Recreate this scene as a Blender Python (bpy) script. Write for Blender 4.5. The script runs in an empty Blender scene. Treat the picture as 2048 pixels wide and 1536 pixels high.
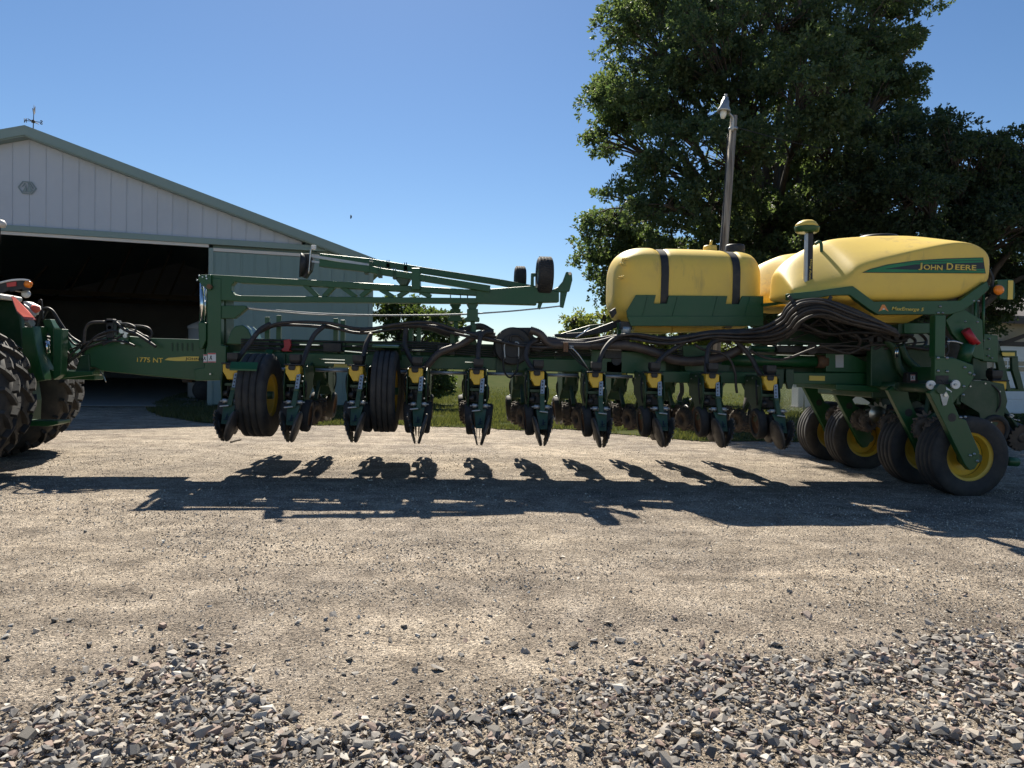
import bpy, bmesh, math, random
import numpy as np
from mathutils import Vector, Matrix
random.seed(7); rng = np.random.default_rng(7)
SC = bpy.context.scene; COL = SC.collection
# ------------------------------------------------------------------ camera
F_PX, CAM_H, Y_HOR, ROLL, YAW = 1450.0, 1.52, 727.0, math.radians(1.3), math.radians(4.0)
PITCH = math.atan((768-Y_HOR)/F_PX)
_F0 = Vector((math.sin(YAW), math.cos(YAW), 0)); _R0 = Vector((math.cos(YAW), -math.sin(YAW), 0)); _Z = Vector((0, 0, 1))
CF = _F0*math.cos(PITCH) - _Z*math.sin(PITCH); _U = _Z*math.cos(PITCH) + _F0*math.sin(PITCH)
CR = _R0*math.cos(ROLL) + _U*math.sin(ROLL); CU = _U*math.cos(ROLL) - _R0*math.sin(ROLL)
CO = Vector((0, 0, CAM_H))
cd = bpy.data.cameras.new('camera'); cam = bpy.data.objects.new('camera', cd); COL.objects.link(cam)
cd.sensor_fit = 'HORIZONTAL'; cd.sensor_width = 36.0; cd.lens = 36.0*F_PX/2048.0
cd.clip_start = 0.1; cd.clip_end = 3000
m4 = Matrix((CR, CU, -CF)).transposed().to_4x4(); m4.translation = CO
cam.matrix_world = m4
SC.camera = cam
# ------------------------------------------------------------------ light
SUN_EL, SUN_AZ = math.radians(44.0), math.radians(-6.5)
world = bpy.data.worlds.new('World'); SC.world = world; world.use_nodes = True
wn = world.node_tree.nodes; wl = world.node_tree.links
bg = wn['Background']; sky = wn.new('ShaderNodeTexSky'); sky.sky_type = 'NISHITA'
sky.sun_disc = False; sky.sun_elevation = SUN_EL; sky.sun_rotation = SUN_AZ
sky.altitude = 300; sky.air_density = 1.0; sky.dust_density = 0.15; sky.ozone_density = 4.5
hs = wn.new('ShaderNodeHueSaturation'); hs.inputs['Saturation'].default_value = 1.08; wl.new(sky.outputs[0], hs.inputs['Color']); wl.new(hs.outputs[0], bg.inputs[0]); bg.inputs[1].default_value = 0.055
sd = bpy.data.lights.new('sun', 'SUN'); sd.energy = 5.0; sd.angle = math.radians(0.53); sd.color = (1.0, 0.93, 0.80)
so = bpy.data.objects.new('sun', sd); COL.objects.link(so)
SUNV = Vector((math.sin(SUN_AZ)*math.cos(SUN_EL), math.cos(SUN_AZ)*math.cos(SUN_EL), math.sin(SUN_EL)))
so.rotation_euler = SUNV.to_track_quat('Z', 'Y').to_euler(); so.location = (0, 0, 30)
SC.view_settings.view_transform = 'Standard'; SC.view_settings.look = 'None'
SC.view_settings.exposure = 0.95; SC.view_settings.gamma = 1.0
SC.render.resolution_x = 1024; SC.render.resolution_y = 768
try:
    SC.cycles.max_bounces = 6; SC.cycles.transparent_max_bounces = 8
except Exception:
    pass
# ------------------------------------------------------------------ pixels to places
def ray(px, py):
    return CF + CR*((px-1024)/F_PX) + CU*((768-py)/F_PX)
def P(px, py, Y):                       # on the upright plane y = Y (planter frame)
    d = ray(px, py); return CO + d*(Y/d.y)
def G(px, py, z=0.0):                   # on the ground
    d = ray(px, py); return CO + d*((z-CAM_H)/d.z)
def D(px, py, depth):                   # at a distance along the view axis
    return CO + ray(px, py)*depth
def pz(pts, Y):                         # outline on an upright plane -> (x, z)
    r = []
    for a, b in pts:
        p = P(a, b, Y); r.append((p.x, p.z))
    return r
# ------------------------------------------------------------------ materials
MATS = {}
def mat(name, col, rough=0.5, metal=0.0, col2=None, scale=6.0, amt=0.5, bump=0.0, bscale=60.0, spec=0.5, detail=6.0, coat=0.0):
    m = bpy.data.materials.new(name); m.use_nodes = True; MATS[name] = m
    nt = m.node_tree; n = nt.nodes; l = nt.links; b = n['Principled BSDF']
    b.inputs['Base Color'].default_value = (*col, 1); b.inputs['Roughness'].default_value = rough
    b.inputs['Metallic'].default_value = metal; b.inputs['Specular IOR Level'].default_value = spec
    if coat: b.inputs['Coat Weight'].default_value = coat; b.inputs['Coat Roughness'].default_value = 0.15
    tc = n.new('ShaderNodeTexCoord')
    if col2 is not None:
        t = n.new('ShaderNodeTexNoise'); t.inputs['Scale'].default_value = scale; t.inputs['Detail'].default_value = detail
        t.inputs['Roughness'].default_value = 0.65
        l.new(tc.outputs['Object'], t.inputs['Vector'])
        r = n.new('ShaderNodeValToRGB'); r.color_ramp.elements[0].position = 0.62-amt*0.4; r.color_ramp.elements[1].position = 0.75
        r.color_ramp.elements[0].color = (*col, 1); r.color_ramp.elements[1].color = (*col2, 1)
        l.new(t.outputs[0], r.inputs[0]); l.new(r.outputs[0], b.inputs['Base Color'])
    if bump:
        t2 = n.new('ShaderNodeTexNoise'); t2.inputs['Scale'].default_value = bscale; t2.inputs['Detail'].default_value = 4
        l.new(tc.outputs['Object'], t2.inputs['Vector'])
        bp = n.new('ShaderNodeBump'); bp.inputs['Strength'].default_value = bump; bp.inputs['Distance'].default_value = 0.01
        l.new(t2.outputs[0], bp.inputs['Height']); l.new(bp.outputs[0], b.inputs['Normal'])
    return m
DUST = (0.16, 0.13, 0.09)
mat('green', (0.009, 0.076, 0.021), 0.42, col2=(0.024, 0.080, 0.030), scale=3.0, amt=0.5, coat=0.08)
mat('dark_green', (0.008, 0.048, 0.016), 0.45, col2=(0.045, 0.075, 0.040), scale=4.0, amt=0.5)
mat('yellow', (0.74, 0.47, 0.045), 0.42, col2=(0.60, 0.38, 0.06), scale=5.0, amt=0.3)
mat('tank_yellow', (0.82, 0.575, 0.105), 0.5, col2=(0.72, 0.50, 0.115), scale=2.4, amt=0.45, bump=0.06, bscale=30)
def streaks(m):                         # dust and dark runs down the poly tanks
    n = m.node_tree.nodes; l = m.node_tree.links; b = n['Principled BSDF']; src = b.inputs['Base Color'].links[0].from_socket
    tc = n.new('ShaderNodeTexCoord'); mp = n.new('ShaderNodeMapping'); mp.inputs['Scale'].default_value = (9, 9, 1.6)
    t = n.new('ShaderNodeTexNoise'); t.inputs['Scale'].default_value = 1.0; t.inputs['Detail'].default_value = 7; t.inputs['Roughness'].default_value = 0.7
    l.new(tc.outputs['Object'], mp.inputs[0]); l.new(mp.outputs[0], t.inputs['Vector'])
    t2 = n.new('ShaderNodeTexNoise'); t2.inputs['Scale'].default_value = 1.3; l.new(tc.outputs['Object'], t2.inputs['Vector'])
    mu = n.new('ShaderNodeMath'); mu.operation = 'MULTIPLY'; l.new(t.outputs[0], mu.inputs[0]); l.new(t2.outputs[0], mu.inputs[1])
    r = n.new('ShaderNodeValToRGB'); r.color_ramp.elements[0].position = 0.30; r.color_ramp.elements[1].position = 0.42
    r.color_ramp.elements[0].color = (0, 0, 0, 1); r.color_ramp.elements[1].color = (0.5, 0.5, 0.5, 1); l.new(mu.outputs[0], r.inputs[0])
    mx = n.new('ShaderNodeMixRGB'); mx.inputs[2].default_value = (0.33, 0.24, 0.10, 1); l.new(r.outputs[0], mx.inputs[0]); l.new(src, mx.inputs[1]); l.new(mx.outputs[0], b.inputs['Base Color'])
streaks(MATS['tank_yellow'])
mat('rubber', (0.020, 0.020, 0.021), 0.75, col2=(0.058, 0.052, 0.045), scale=5.0, amt=0.6, bump=0.15, bscale=70)
mat('black', (0.016, 0.016, 0.017), 0.55, col2=(0.05, 0.045, 0.04), scale=7.0, amt=0.4)
mat('hose', (0.032, 0.027, 0.025), 0.6, col2=(0.075, 0.062, 0.052), scale=9.0, amt=0.5)
mat('ribbed_hose', (0.060, 0.045, 0.038), 0.5, col2=(0.10, 0.075, 0.06), scale=8.0, amt=0.5)
mat('steel', (0.55, 0.55, 0.54), 0.32, 1.0, col2=(0.30, 0.28, 0.26), scale=14.0, amt=0.5)
mat('dusty_green', (0.030, 0.082, 0.040), 0.6, col2=(0.075, 0.10, 0.065), scale=9.0, amt=0.7)
mat('dusty_rubber', (0.075, 0.062, 0.052), 0.85, col2=(0.16, 0.13, 0.105), scale=12.0, amt=0.7)
mat('chrome', (0.75, 0.75, 0.75), 0.14, 1.0)
mat('rusty', (0.20, 0.105, 0.055), 0.7, 0.3, col2=(0.09, 0.055, 0.035), scale=11.0, amt=0.7)
mat('disc_steel', (0.10, 0.090, 0.082), 0.5, 0.5, col2=(0.055, 0.048, 0.04), scale=10.0, amt=0.6)
mat('white_paint', (0.74, 0.74, 0.72), 0.45)
mat('sticker_white', (0.72, 0.72, 0.70), 0.5)
mat('sticker_red', (0.60, 0.06, 0.05), 0.5)
mat('red_paint', (0.42, 0.018, 0.025), 0.4)
mat('smv_orange', (0.95, 0.16, 0.10), 0.5)
mat('smv_border', (0.52, 0.16, 0.14), 0.35)
mat('amber', (0.95, 0.25, 0.02), 0.15)
mat('decal_yellow', (0.74, 0.54, 0.10), 0.45)
mat('decal_green', (0.006, 0.16, 0.052), 0.4, col2=(0.012, 0.22, 0.075), scale=2.0, amt=0.6)
mat('decal_dark', (0.006, 0.013, 0.022), 0.4)
mat('decal_orange', (0.72, 0.25, 0.06), 0.45)
# barn
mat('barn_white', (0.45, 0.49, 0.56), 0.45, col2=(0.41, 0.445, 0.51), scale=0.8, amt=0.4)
mat('barn_green', (0.165, 0.25, 0.245), 0.45, col2=(0.185, 0.265, 0.26), scale=0.9, amt=0.4)
mat('barn_trim', (0.20, 0.275, 0.262), 0.4, col2=(0.22, 0.29, 0.275), scale=1.2, amt=0.4)
mat('barn_edge', (0.62, 0.58, 0.54), 0.5)
mat('barn_inside', (0.30, 0.31, 0.34), 0.8, col2=(0.24, 0.25, 0.28), scale=0.6, amt=0.6)
mat('wood_dark', (0.10, 0.075, 0.05), 0.8, col2=(0.06, 0.045, 0.03), scale=3, amt=0.6)
mat('concrete', (0.26, 0.25, 0.23), 0.85, col2=(0.20, 0.19, 0.18), scale=1.2, amt=0.6)
mat('logo', (0.20, 0.26, 0.28), 0.5)
mat('iron', (0.035, 0.030, 0.03), 0.6)
mat('house_wall', (0.46, 0.41, 0.34), 0.7, col2=(0.42, 0.37, 0.31), scale=2, amt=0.5)
mat('door_white', (0.74, 0.76, 0.80), 0.5, col2=(0.66, 0.67, 0.70), scale=1.5, amt=0.4)
mat('shingle', (0.19, 0.17, 0.16), 0.85, col2=(0.12, 0.11, 0.105), scale=5, amt=0.7, bump=0.3, bscale=14)
mat('fascia', (0.045, 0.035, 0.035), 0.6)
mat('glass', (0.05, 0.07, 0.09), 0.06, spec=0.8)
mat('lamp_glass', (0.72, 0.74, 0.72), 0.2, spec=0.7)
mat('galvanised', (0.42, 0.44, 0.45), 0.45, 0.7, col2=(0.32, 0.33, 0.34), scale=9, amt=0.5)
mat('bark', (0.060, 0.048, 0.038), 0.9, col2=(0.10, 0.085, 0.07), scale=7, amt=0.7, bump=0.8, bscale=18)
mat('box_grey', (0.44, 0.45, 0.46), 0.6, col2=(0.38, 0.39, 0.40), scale=2, amt=0.4)

def leaf_mat(name, c1, c2, trans=0.45):
    m = bpy.data.materials.new(name); m.use_nodes = True; MATS[name] = m
    nt = m.node_tree; n = nt.nodes; l = nt.links; b = n['Principled BSDF']
    g = n.new('ShaderNodeNewGeometry'); r = n.new('ShaderNodeValToRGB')
    r.color_ramp.elements[0].color = (*c1, 1); r.color_ramp.elements[1].color = (*c2, 1)
    l.new(g.outputs['Random Per Island'], r.inputs[0]); l.new(r.outputs[0], b.inputs['Base Color'])
    b.inputs['Roughness'].default_value = 0.5; b.inputs['Specular IOR Level'].default_value = 0.35
    t = n.new('ShaderNodeBsdfTranslucent')
    mx = n.new('ShaderNodeMixRGB'); mx.blend_type = 'MULTIPLY'; mx.inputs[0].default_value = 1.0
    mx.inputs[2].default_value = (1.55, 1.5, 0.7, 1); l.new(r.outputs[0], mx.inputs[1]); l.new(mx.outputs[0], t.inputs[0])
    ms = n.new('ShaderNodeMixShader'); ms.inputs[0].default_value = trans
    l.new(b.outputs[0], ms.inputs[1]); l.new(t.outputs[0], ms.inputs[2]); l.new(ms.outputs[0], n['Material Output'].inputs[0])
    return m
leaf_mat('leaf_oak', (0.048, 0.084, 0.050), (0.115, 0.155, 0.085), 0.55)
leaf_mat('leaf_dark', (0.032, 0.058, 0.040), (0.08, 0.118, 0.066), 0.5)
leaf_mat('leaf_pale', (0.13, 0.17, 0.06), (0.23, 0.26, 0.10), 0.42)
leaf_mat('leaf_mid', (0.05, 0.085, 0.035), (0.10, 0.14, 0.05), 0.38)
leaf_mat('grass_blade', (0.050, 0.068, 0.028), (0.125, 0.132, 0.062), 0.36)

def wood_pole_mat():
    m = mat('pole_wood', (0.24, 0.21, 0.175), 0.85)
    nt = m.node_tree; n = nt.nodes; l = nt.links; b = n['Principled BSDF']
    tc = n.new('ShaderNodeTexCoord'); mp = n.new('ShaderNodeMapping'); mp.inputs['Scale'].default_value = (22, 22, 0.8)
    t = n.new('ShaderNodeTexNoise'); t.inputs['Scale'].default_value = 1.0; t.inputs['Detail'].default_value = 8
    l.new(tc.outputs['Object'], mp.inputs[0]); l.new(mp.outputs[0], t.inputs['Vector'])
    r = n.new('ShaderNodeValToRGB'); r.color_ramp.elements[0].position = 0.35; r.color_ramp.elements[1].position = 0.68
    r.color_ramp.elements[0].color = (0.15, 0.115, 0.085, 1); r.color_ramp.elements[1].color = (0.50, 0.42, 0.325, 1)
    l.new(t.outputs[0], r.inputs[0]); l.new(r.outputs[0], b.inputs['Base Color'])
    bp = n.new('ShaderNodeBump'); bp.inputs['Strength'].default_value = 0.6; bp.inputs['Distance'].default_value = 0.01
    l.new(t.outputs[0], bp.inputs['Height']); l.new(bp.outputs[0], b.inputs['Normal'])
wood_pole_mat()

def ramp_mix(n, l, src, stops):
    r = n.new('ShaderNodeValToRGB')
    while len(r.color_ramp.elements) < len(stops): r.color_ramp.elements.new(0.5)
    for e, (p, c) in zip(r.color_ramp.elements, stops): e.position = p; e.color = (*c, 1)
    l.new(src, r.inputs[0]); return r
def gravel_mat():
    m = bpy.data.materials.new('gravel'); m.use_nodes = True; MATS['gravel'] = m
    nt = m.node_tree; n = nt.nodes; l = nt.links; b = n['Principled BSDF']
    tc = n.new('ShaderNodeTexCoord'); b.inputs['Roughness'].default_value = 0.9; b.inputs['Specular IOR Level'].default_value = 0.25
    def noise(s, d, ro=0.6, vec=None):
        t = n.new('ShaderNodeTexNoise'); t.inputs['Scale'].default_value = s; t.inputs['Detail'].default_value = d
        t.inputs['Roughness'].default_value = ro; l.new(vec or tc.outputs['Object'], t.inputs['Vector']); return t
    big = noise(0.45, 6, 0.65); mid = noise(3.2, 7, 0.7); fine = noise(46, 5, 0.75)
    mp = n.new('ShaderNodeMapping'); mp.inputs['Scale'].default_value = (0.7, 1.9, 1); mp.inputs['Rotation'].default_value = (0, 0, 0.06)
    l.new(tc.outputs['Object'], mp.inputs[0]); track = noise(0.9, 6, 0.7, mp.outputs[0])
    c1 = ramp_mix(n, l, mid.outputs[0], [(0.28, (0.29, 0.245, 0.195)), (0.42, (0.47, 0.405, 0.33)), (0.55, (0.63, 0.55, 0.45)), (0.72, (0.80, 0.715, 0.605))])
    c2 = ramp_mix(n, l, big.outputs[0], [(0.36, (0.70, 0.70, 0.72)), (0.62, (1.0, 0.985, 0.96))])
    mul = n.new('ShaderNodeMixRGB'); mul.blend_type = 'MULTIPLY'; mul.inputs[0].default_value = 1
    l.new(c1.outputs[0], mul.inputs[1]); l.new(c2.outputs[0], mul.inputs[2])
    c3 = ramp_mix(n, l, track.outputs[0], [(0.38, (0.74, 0.72, 0.71)), (0.58, (1.04, 1.02, 1.0))])
    mul2 = n.new('ShaderNodeMixRGB'); mul2.blend_type = 'MULTIPLY'; mul2.inputs[0].default_value = 1
    l.new(mul.outputs[0], mul2.inputs[1]); l.new(c3.outputs[0], mul2.inputs[2])
    vo = n.new('ShaderNodeTexVoronoi'); vo.inputs['Scale'].default_value = 95; vo.inputs['Randomness'].default_value = 1.0; l.new(tc.outputs['Object'], vo.inputs['Vector'])
    sep = n.new('ShaderNodeSeparateColor'); l.new(vo.outputs['Color'], sep.inputs[0])
    c4 = ramp_mix(n, l, sep.outputs[0], [(0.0, (0.22, 0.21, 0.21)), (0.25, (0.66, 0.65, 0.64)), (0.7, (1.0, 1.0, 1.0)), (1.0, (1.55, 1.52, 1.46))])
    at = n.new('ShaderNodeAttribute'); at.attribute_name = 'wear'
    c5 = ramp_mix(n, l, at.outputs['Fac'], [(0.15, (0.70, 0.69, 0.69)), (0.5, (0.96, 0.955, 0.95)), (0.85, (1.16, 1.15, 1.14))])
    mw = n.new('ShaderNodeMixRGB'); mw.blend_type = 'MULTIPLY'; mw.inputs[0].default_value = 1
    l.new(mul2.outputs[0], mw.inputs[1]); l.new(c5.outputs[0], mw.inputs[2])
    mul3 = n.new('ShaderNodeMixRGB'); mul3.blend_type = 'MULTIPLY'; mul3.inputs[0].default_value = 0.9
    l.new(mw.outputs[0], mul3.inputs[1]); l.new(c4.outputs[0], mul3.inputs[2]); l.new(mul3.outputs[0], b.inputs['Base Color'])
    add = n.new('ShaderNodeMath'); add.operation = 'MULTIPLY_ADD'; l.new(fine.outputs[0], add.inputs[0]); add.inputs[1].default_value = 1.4
    inv = n.new('ShaderNodeMath'); inv.operation = 'MULTIPLY'; inv.inputs[1].default_value = -0.35; l.new(vo.outputs['Distance'], inv.inputs[0]); l.new(inv.outputs[0], add.inputs[2])
    bp = n.new('ShaderNodeBump'); bp.inputs['Strength'].default_value = 1.0; bp.inputs['Distance'].default_value = 0.03
    l.new(add.outputs[0], bp.inputs['Height'])
    bp2 = n.new('ShaderNodeBump'); bp2.inputs['Strength'].default_value = 0.6; bp2.inputs['Distance'].default_value = 0.06
    l.new(mid.outputs[0], bp2.inputs['Height']); l.new(bp2.outputs[0], bp.inputs['Normal']); l.new(bp.outputs[0], b.inputs['Normal'])
gravel_mat()
def stone_mat(name, stops):
    m = bpy.data.materials.new(name); m.use_nodes = True; MATS[name] = m
    nt = m.node_tree; n = nt.nodes; l = nt.links; b = n['Principled BSDF']
    g = n.new('ShaderNodeNewGeometry'); oi = n.new('ShaderNodeObjectInfo')
    ad = n.new('ShaderNodeMath'); l.new(g.outputs['Random Per Island'], ad.inputs[0]); l.new(oi.outputs['Random'], ad.inputs[1])
    fr = n.new('ShaderNodeMath'); fr.operation = 'FRACT'; l.new(ad.outputs[0], fr.inputs[0])
    r = ramp_mix(n, l, fr.outputs[0], stops); r.color_ramp.interpolation = 'CONSTANT'
    tc = n.new('ShaderNodeTexCoord'); t = n.new('ShaderNodeTexNoise'); t.inputs['Scale'].default_value = 55; t.inputs['Detail'].default_value = 5
    l.new(tc.outputs['Object'], t.inputs['Vector'])
    c = ramp_mix(n, l, t.outputs[0], [(0.3, (0.72, 0.72, 0.72)), (0.7, (1.15, 1.13, 1.1))])
    mx = n.new('ShaderNodeMixRGB'); mx.blend_type = 'MULTIPLY'; mx.inputs[0].default_value = 1
    l.new(r.outputs[0], mx.inputs[1]); l.new(c.outputs[0], mx.inputs[2]); l.new(mx.outputs[0], b.inputs['Base Color'])
    b.inputs['Roughness'].default_value = 0.75; b.inputs['Specular IOR Level'].default_value = 0.3
    bp = n.new('ShaderNodeBump'); bp.inputs['Strength'].default_value = 0.4; bp.inputs['Distance'].default_value = 0.004
    l.new(t.outputs[0], bp.inputs['Height']); l.new(bp.outputs[0], b.inputs['Normal'])
stone_mat('crushed_stone', [(0.0, (0.15, 0.138, 0.125)), (0.14, (0.27, 0.25, 0.228)), (0.32, (0.38, 0.345, 0.305)), (0.50, (0.30, 0.222, 0.186)), (0.58, (0.41, 0.325, 0.27)), (0.66, (0.18, 0.172, 0.165)), (0.82, (0.44, 0.385, 0.32)), (0.93, (0.56, 0.525, 0.47))])
stone_mat('pebble_stone', [(0.0, (0.28, 0.255, 0.22)), (0.22, (0.42, 0.36, 0.285)), (0.5, (0.56, 0.49, 0.39)), (0.74, (0.18, 0.165, 0.15)), (0.82, (0.72, 0.68, 0.60))])
def grass_ground_mat():
    m = mat('lawn', (0.045, 0.062, 0.026), 0.95, col2=(0.095, 0.095, 0.045), scale=1.1, amt=0.7, bump=0.8, bscale=24, spec=0.0)
grass_ground_mat()
# ------------------------------------------------------------------ mesh building
def catmull(pts, sub=6):
    pts = [Vector(p) for p in pts]
    if len(pts) < 3: return pts
    out = []; q = [pts[0]*2-pts[1]] + pts + [pts[-1]*2-pts[-2]]
    for i in range(1, len(q)-2):
        a, b, c, d = q[i-1], q[i], q[i+1], q[i+2]
        for k in range(sub):
            t = k/sub
            out.append(0.5*((2*b)+(c-a)*t+(2*a-5*b+4*c-d)*t*t+(3*b-a-3*c+d)*t*t*t))
    out.append(pts[-1]); return out
class MB:
    def __init__(s): s.v = []; s.f = []; s.sm = []
    def add(s, v, f, smooth=False):
        o = len(s.v); s.v.extend([tuple(p) for p in v]); s.f.extend([tuple(i+o for i in q) for q in f]); s.sm.extend([smooth]*len(f)); return s
    def box(s, x0, x1, y0, y1, z0, z1):
        if x0 > x1: x0, x1 = x1, x0
        if y0 > y1: y0, y1 = y1, y0
        if z0 > z1: z0, z1 = z1, z0
        v = [(x0,y0,z0),(x1,y0,z0),(x1,y1,z0),(x0,y1,z0),(x0,y0,z1),(x1,y0,z1),(x1,y1,z1),(x0,y1,z1)]
        return s.add(v, [(3,2,1,0),(4,5,6,7),(0,1,5,4),(1,2,6,5),(2,3,7,6),(3,0,4,7)])
    def bar(s, p, q, w, h, up=(0,0,1)):
        p, q = Vector(p), Vector(q); d = (q-p).normalized(); u = Vector(up)
        if abs(d.dot(u)) > 0.98: u = Vector((0,1,0))
        a = d.cross(u).normalized()*w/2; b = a.cross(d).normalized()*h/2
        v = [p-a-b, p+a-b, p+a+b, p-a+b, q-a-b, q+a-b, q+a+b, q-a+b]
        return s.add(v, [(0,1,2,3),(7,6,5,4),(1,0,4,5),(2,1,5,6),(3,2,6,7),(0,3,7,4)])
    def prism(s, pts, y0, y1):             # pts in x,z
        if y0 > y1: y0, y1 = y1, y0
        A = sum(pts[i][0]*pts[(i+1)%len(pts)][1]-pts[(i+1)%len(pts)][0]*pts[i][1] for i in range(len(pts)))
        if A < 0: pts = pts[::-1]
        n = len(pts); v = [(x,y0,z) for x,z in pts]+[(x,y1,z) for x,z in pts]
        f = [tuple(range(n)), tuple(range(2*n-1, n-1, -1))] + [(i, i+n, (i+1)%n+n, (i+1)%n) for i in range(n)]
        return s.add(v, f)
    def poly(s, pts, vec):                 # any planar outline pushed along vec
        pts = [Vector(p) for p in pts]; vec = Vector(vec); n = len(pts)
        v = pts+[p+vec for p in pts]
        return s.add(v, [tuple(range(n-1,-1,-1)), tuple(range(n,2*n))]+[(i,(i+1)%n,(i+1)%n+n,i+n) for i in range(n)])
    def cyl(s, p, q, r, r2=None, n=14):
        return s.tube([p, q], r, n, r2, raw=True)
    def tube(s, pts, r, n=8, r2=None, raw=False, sub=6, taper=None):
        pts = [Vector(p) for p in pts] if raw else catmull(pts, sub)
        m = len(pts); v = []; f = []; prev = None
        for i, p in enumerate(pts):
            t = (pts[min(i+1,m-1)]-pts[max(i-1,0)]).normalized()
            if prev is None:
                u = Vector((0,0,1)) if abs(t.z) < 0.9 else Vector((0,1,0)); a = t.cross(u).normalized()
            else:
                a = (prev-t*prev.dot(t)).normalized()
            prev = a; b = t.cross(a)
            k = i/(m-1); rr = r if r2 is None else r+(r2-r)*k
            if taper: rr = taper(k)
            for j in range(n):
                g = 2*math.pi*j/n; v.append(p+a*math.cos(g)*rr+b*math.sin(g)*rr)
        for i in range(m-1):
            for j in range(n): f.append((i*n+j, i*n+(j+1)%n, (i+1)*n+(j+1)%n, (i+1)*n+j))
        o = len(s.v); s.add(v, f, True); s.f.append(tuple(o+j for j in range(n-1,-1,-1))); s.f.append(tuple(o+(m-1)*n+j for j in range(n))); s.sm.extend([False, False])
        return s
    def lathe(s, prof, c, axis, n=36, closed=False):   # prof (radius, along axis)
        c, ax = Vector(c), Vector(axis).normalized(); u = Vector((0,0,1)) if abs(ax.z) < 0.9 else Vector((1,0,0))
        a = ax.cross(u).normalized(); b = ax.cross(a); m = len(prof); v = []; f = []
        for r, t in prof:
            for j in range(n):
                g = 2*math.pi*j/n; v.append(c+ax*t+a*math.cos(g)*r+b*math.sin(g)*r)
        for i in range(m if closed else m-1):
            k = (i+1)%m
            for j in range(n): f.append((i*n+j, i*n+(j+1)%n, k*n+(j+1)%n, k*n+j))
        return s.add(v, f, True)
    def loft(s, rings, caps=True, smooth=True):
        n = len(rings[0]); v = [p for r in rings for p in r]; f = []
        for i in range(len(rings)-1):
            for j in range(n): f.append((i*n+j, i*n+(j+1)%n, (i+1)*n+(j+1)%n, (i+1)*n+j))
        o = len(s.v); s.add(v, f, smooth)
        if caps:
            s.f.append(tuple(o+j for j in range(n-1,-1,-1))); s.f.append(tuple(o+(len(rings)-1)*n+j for j in range(n))); s.sm.extend([False, False])
        return s
    def mesh(s, name, m):
        me = bpy.data.meshes.new(name); me.from_pydata(s.v, [], s.f); me.polygons.foreach_set('use_smooth', s.sm)
        bm = bmesh.new(); bm.from_mesh(me); bmesh.ops.recalc_face_normals(bm, faces=bm.faces); bm.to_mesh(me); bm.free()
        me.materials.append(MATS[m]); return me
    def build(s, name, m, parent=None, bevel=0.0, local=False, auto=0):
        me = s.mesh(name, m); o = bpy.data.objects.new(name, me); COL.objects.link(o); attach(o, parent, local)
        if bevel:
            b = o.modifiers.new('bevel', 'BEVEL'); b.width = bevel; b.segments = 2; b.limit_method = 'ANGLE'; b.angle_limit = 0.6; b.harden_normals = False
        if auto:
            me.set_sharp_from_angle(angle=math.radians(auto))
        return o
def attach(o, parent, local=False):
    if parent is None: return
    o.parent = parent
    if not local and parent.type == 'EMPTY':
        o.matrix_parent_inverse = Matrix.LocRotScale(parent.location, parent.rotation_euler, None).inverted()
def tag(o, label, cat, group=None, kind=None):
    if label: o['label'] = label
    if cat: o['category'] = cat
    if group: o['group'] = group
    if kind: o['kind'] = kind
    return o
def thing(name, label, cat, loc=(0,0,0), rotz=0.0, group=None):
    o = bpy.data.objects.new(name, None); COL.objects.link(o); o.location = loc; o.rotation_euler = (0,0,rotz); o.empty_display_size = 0.2
    return tag(o, label, cat, group)
def inst(me, name, parent, loc=(0,0,0), rot=(0,0,0), sc=(1,1,1), local=True):
    o = bpy.data.objects.new(name, me); COL.objects.link(o); attach(o, parent, local); o.location = loc; o.rotation_euler = rot; o.scale = sc; return o
def np_mesh(name, verts, faces, m, k):
    me = bpy.data.meshes.new(name); nv, nf = len(verts), len(faces)
    me.vertices.add(nv); me.vertices.foreach_set('co', np.asarray(verts, np.float32).ravel())
    me.loops.add(nf*k); me.loops.foreach_set('vertex_index', np.asarray(faces, np.int32).ravel())
    me.polygons.add(nf); me.polygons.foreach_set('loop_start', np.arange(0, nf*k, k, dtype=np.int32))
    me.polygons.foreach_set('use_smooth', np.zeros(nf, bool)); me.update(calc_edges=True); me.materials.append(MATS[m]); return me
def text_obj(txt, m, parent, origin, xdir, ydir, size, name, shear=0.0, width=None, depth=0.002, bold=0.0):
    cu = bpy.data.curves.new(name, 'FONT'); cu.body = txt; cu.size = 1.0; cu.shear = shear; cu.offset = bold; cu.extrude = 0.0
    cu.resolution_u = 3
    t = bpy.data.objects.new(name+'_tmp', cu); COL.objects.link(t); bpy.context.view_layer.update()
    me = bpy.data.meshes.new_from_object(t.evaluated_get(bpy.context.evaluated_depsgraph_get()))
    bpy.data.objects.remove(t); bpy.data.curves.remove(cu)
    xs = [v.co.x for v in me.vertices]; x0, x1 = min(xs), max(xs); ys = [v.co.y for v in me.vertices]; y0, y1 = min(ys), max(ys)
    sx = size/(y1-y0); sy = sx
    if width: sx = width/(x1-x0)
    xd, yd, o = Vector(xdir), Vector(ydir), Vector(origin); nz = xd.cross(yd).normalized()
    for v in me.vertices: v.co = o+xd*((v.co.x-x0)*sx)+yd*((v.co.y-y0)*sy)
    bm = bmesh.new(); bm.from_mesh(me)
    if depth:
        r = bmesh.ops.extrude_face_region(bm, geom=bm.faces[:]); vs = [g for g in r['geom'] if isinstance(g, bmesh.types.BMVert)]
        bmesh.ops.translate(bm, verts=vs, vec=nz*depth)
        bmesh.ops.recalc_face_normals(bm, faces=bm.faces)
    bm.to_mesh(me); bm.free(); me.materials.clear(); me.materials.append(MATS[m])
    ob = bpy.data.objects.new(name, me); COL.objects.link(ob); attach(ob, parent); return ob
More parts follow.
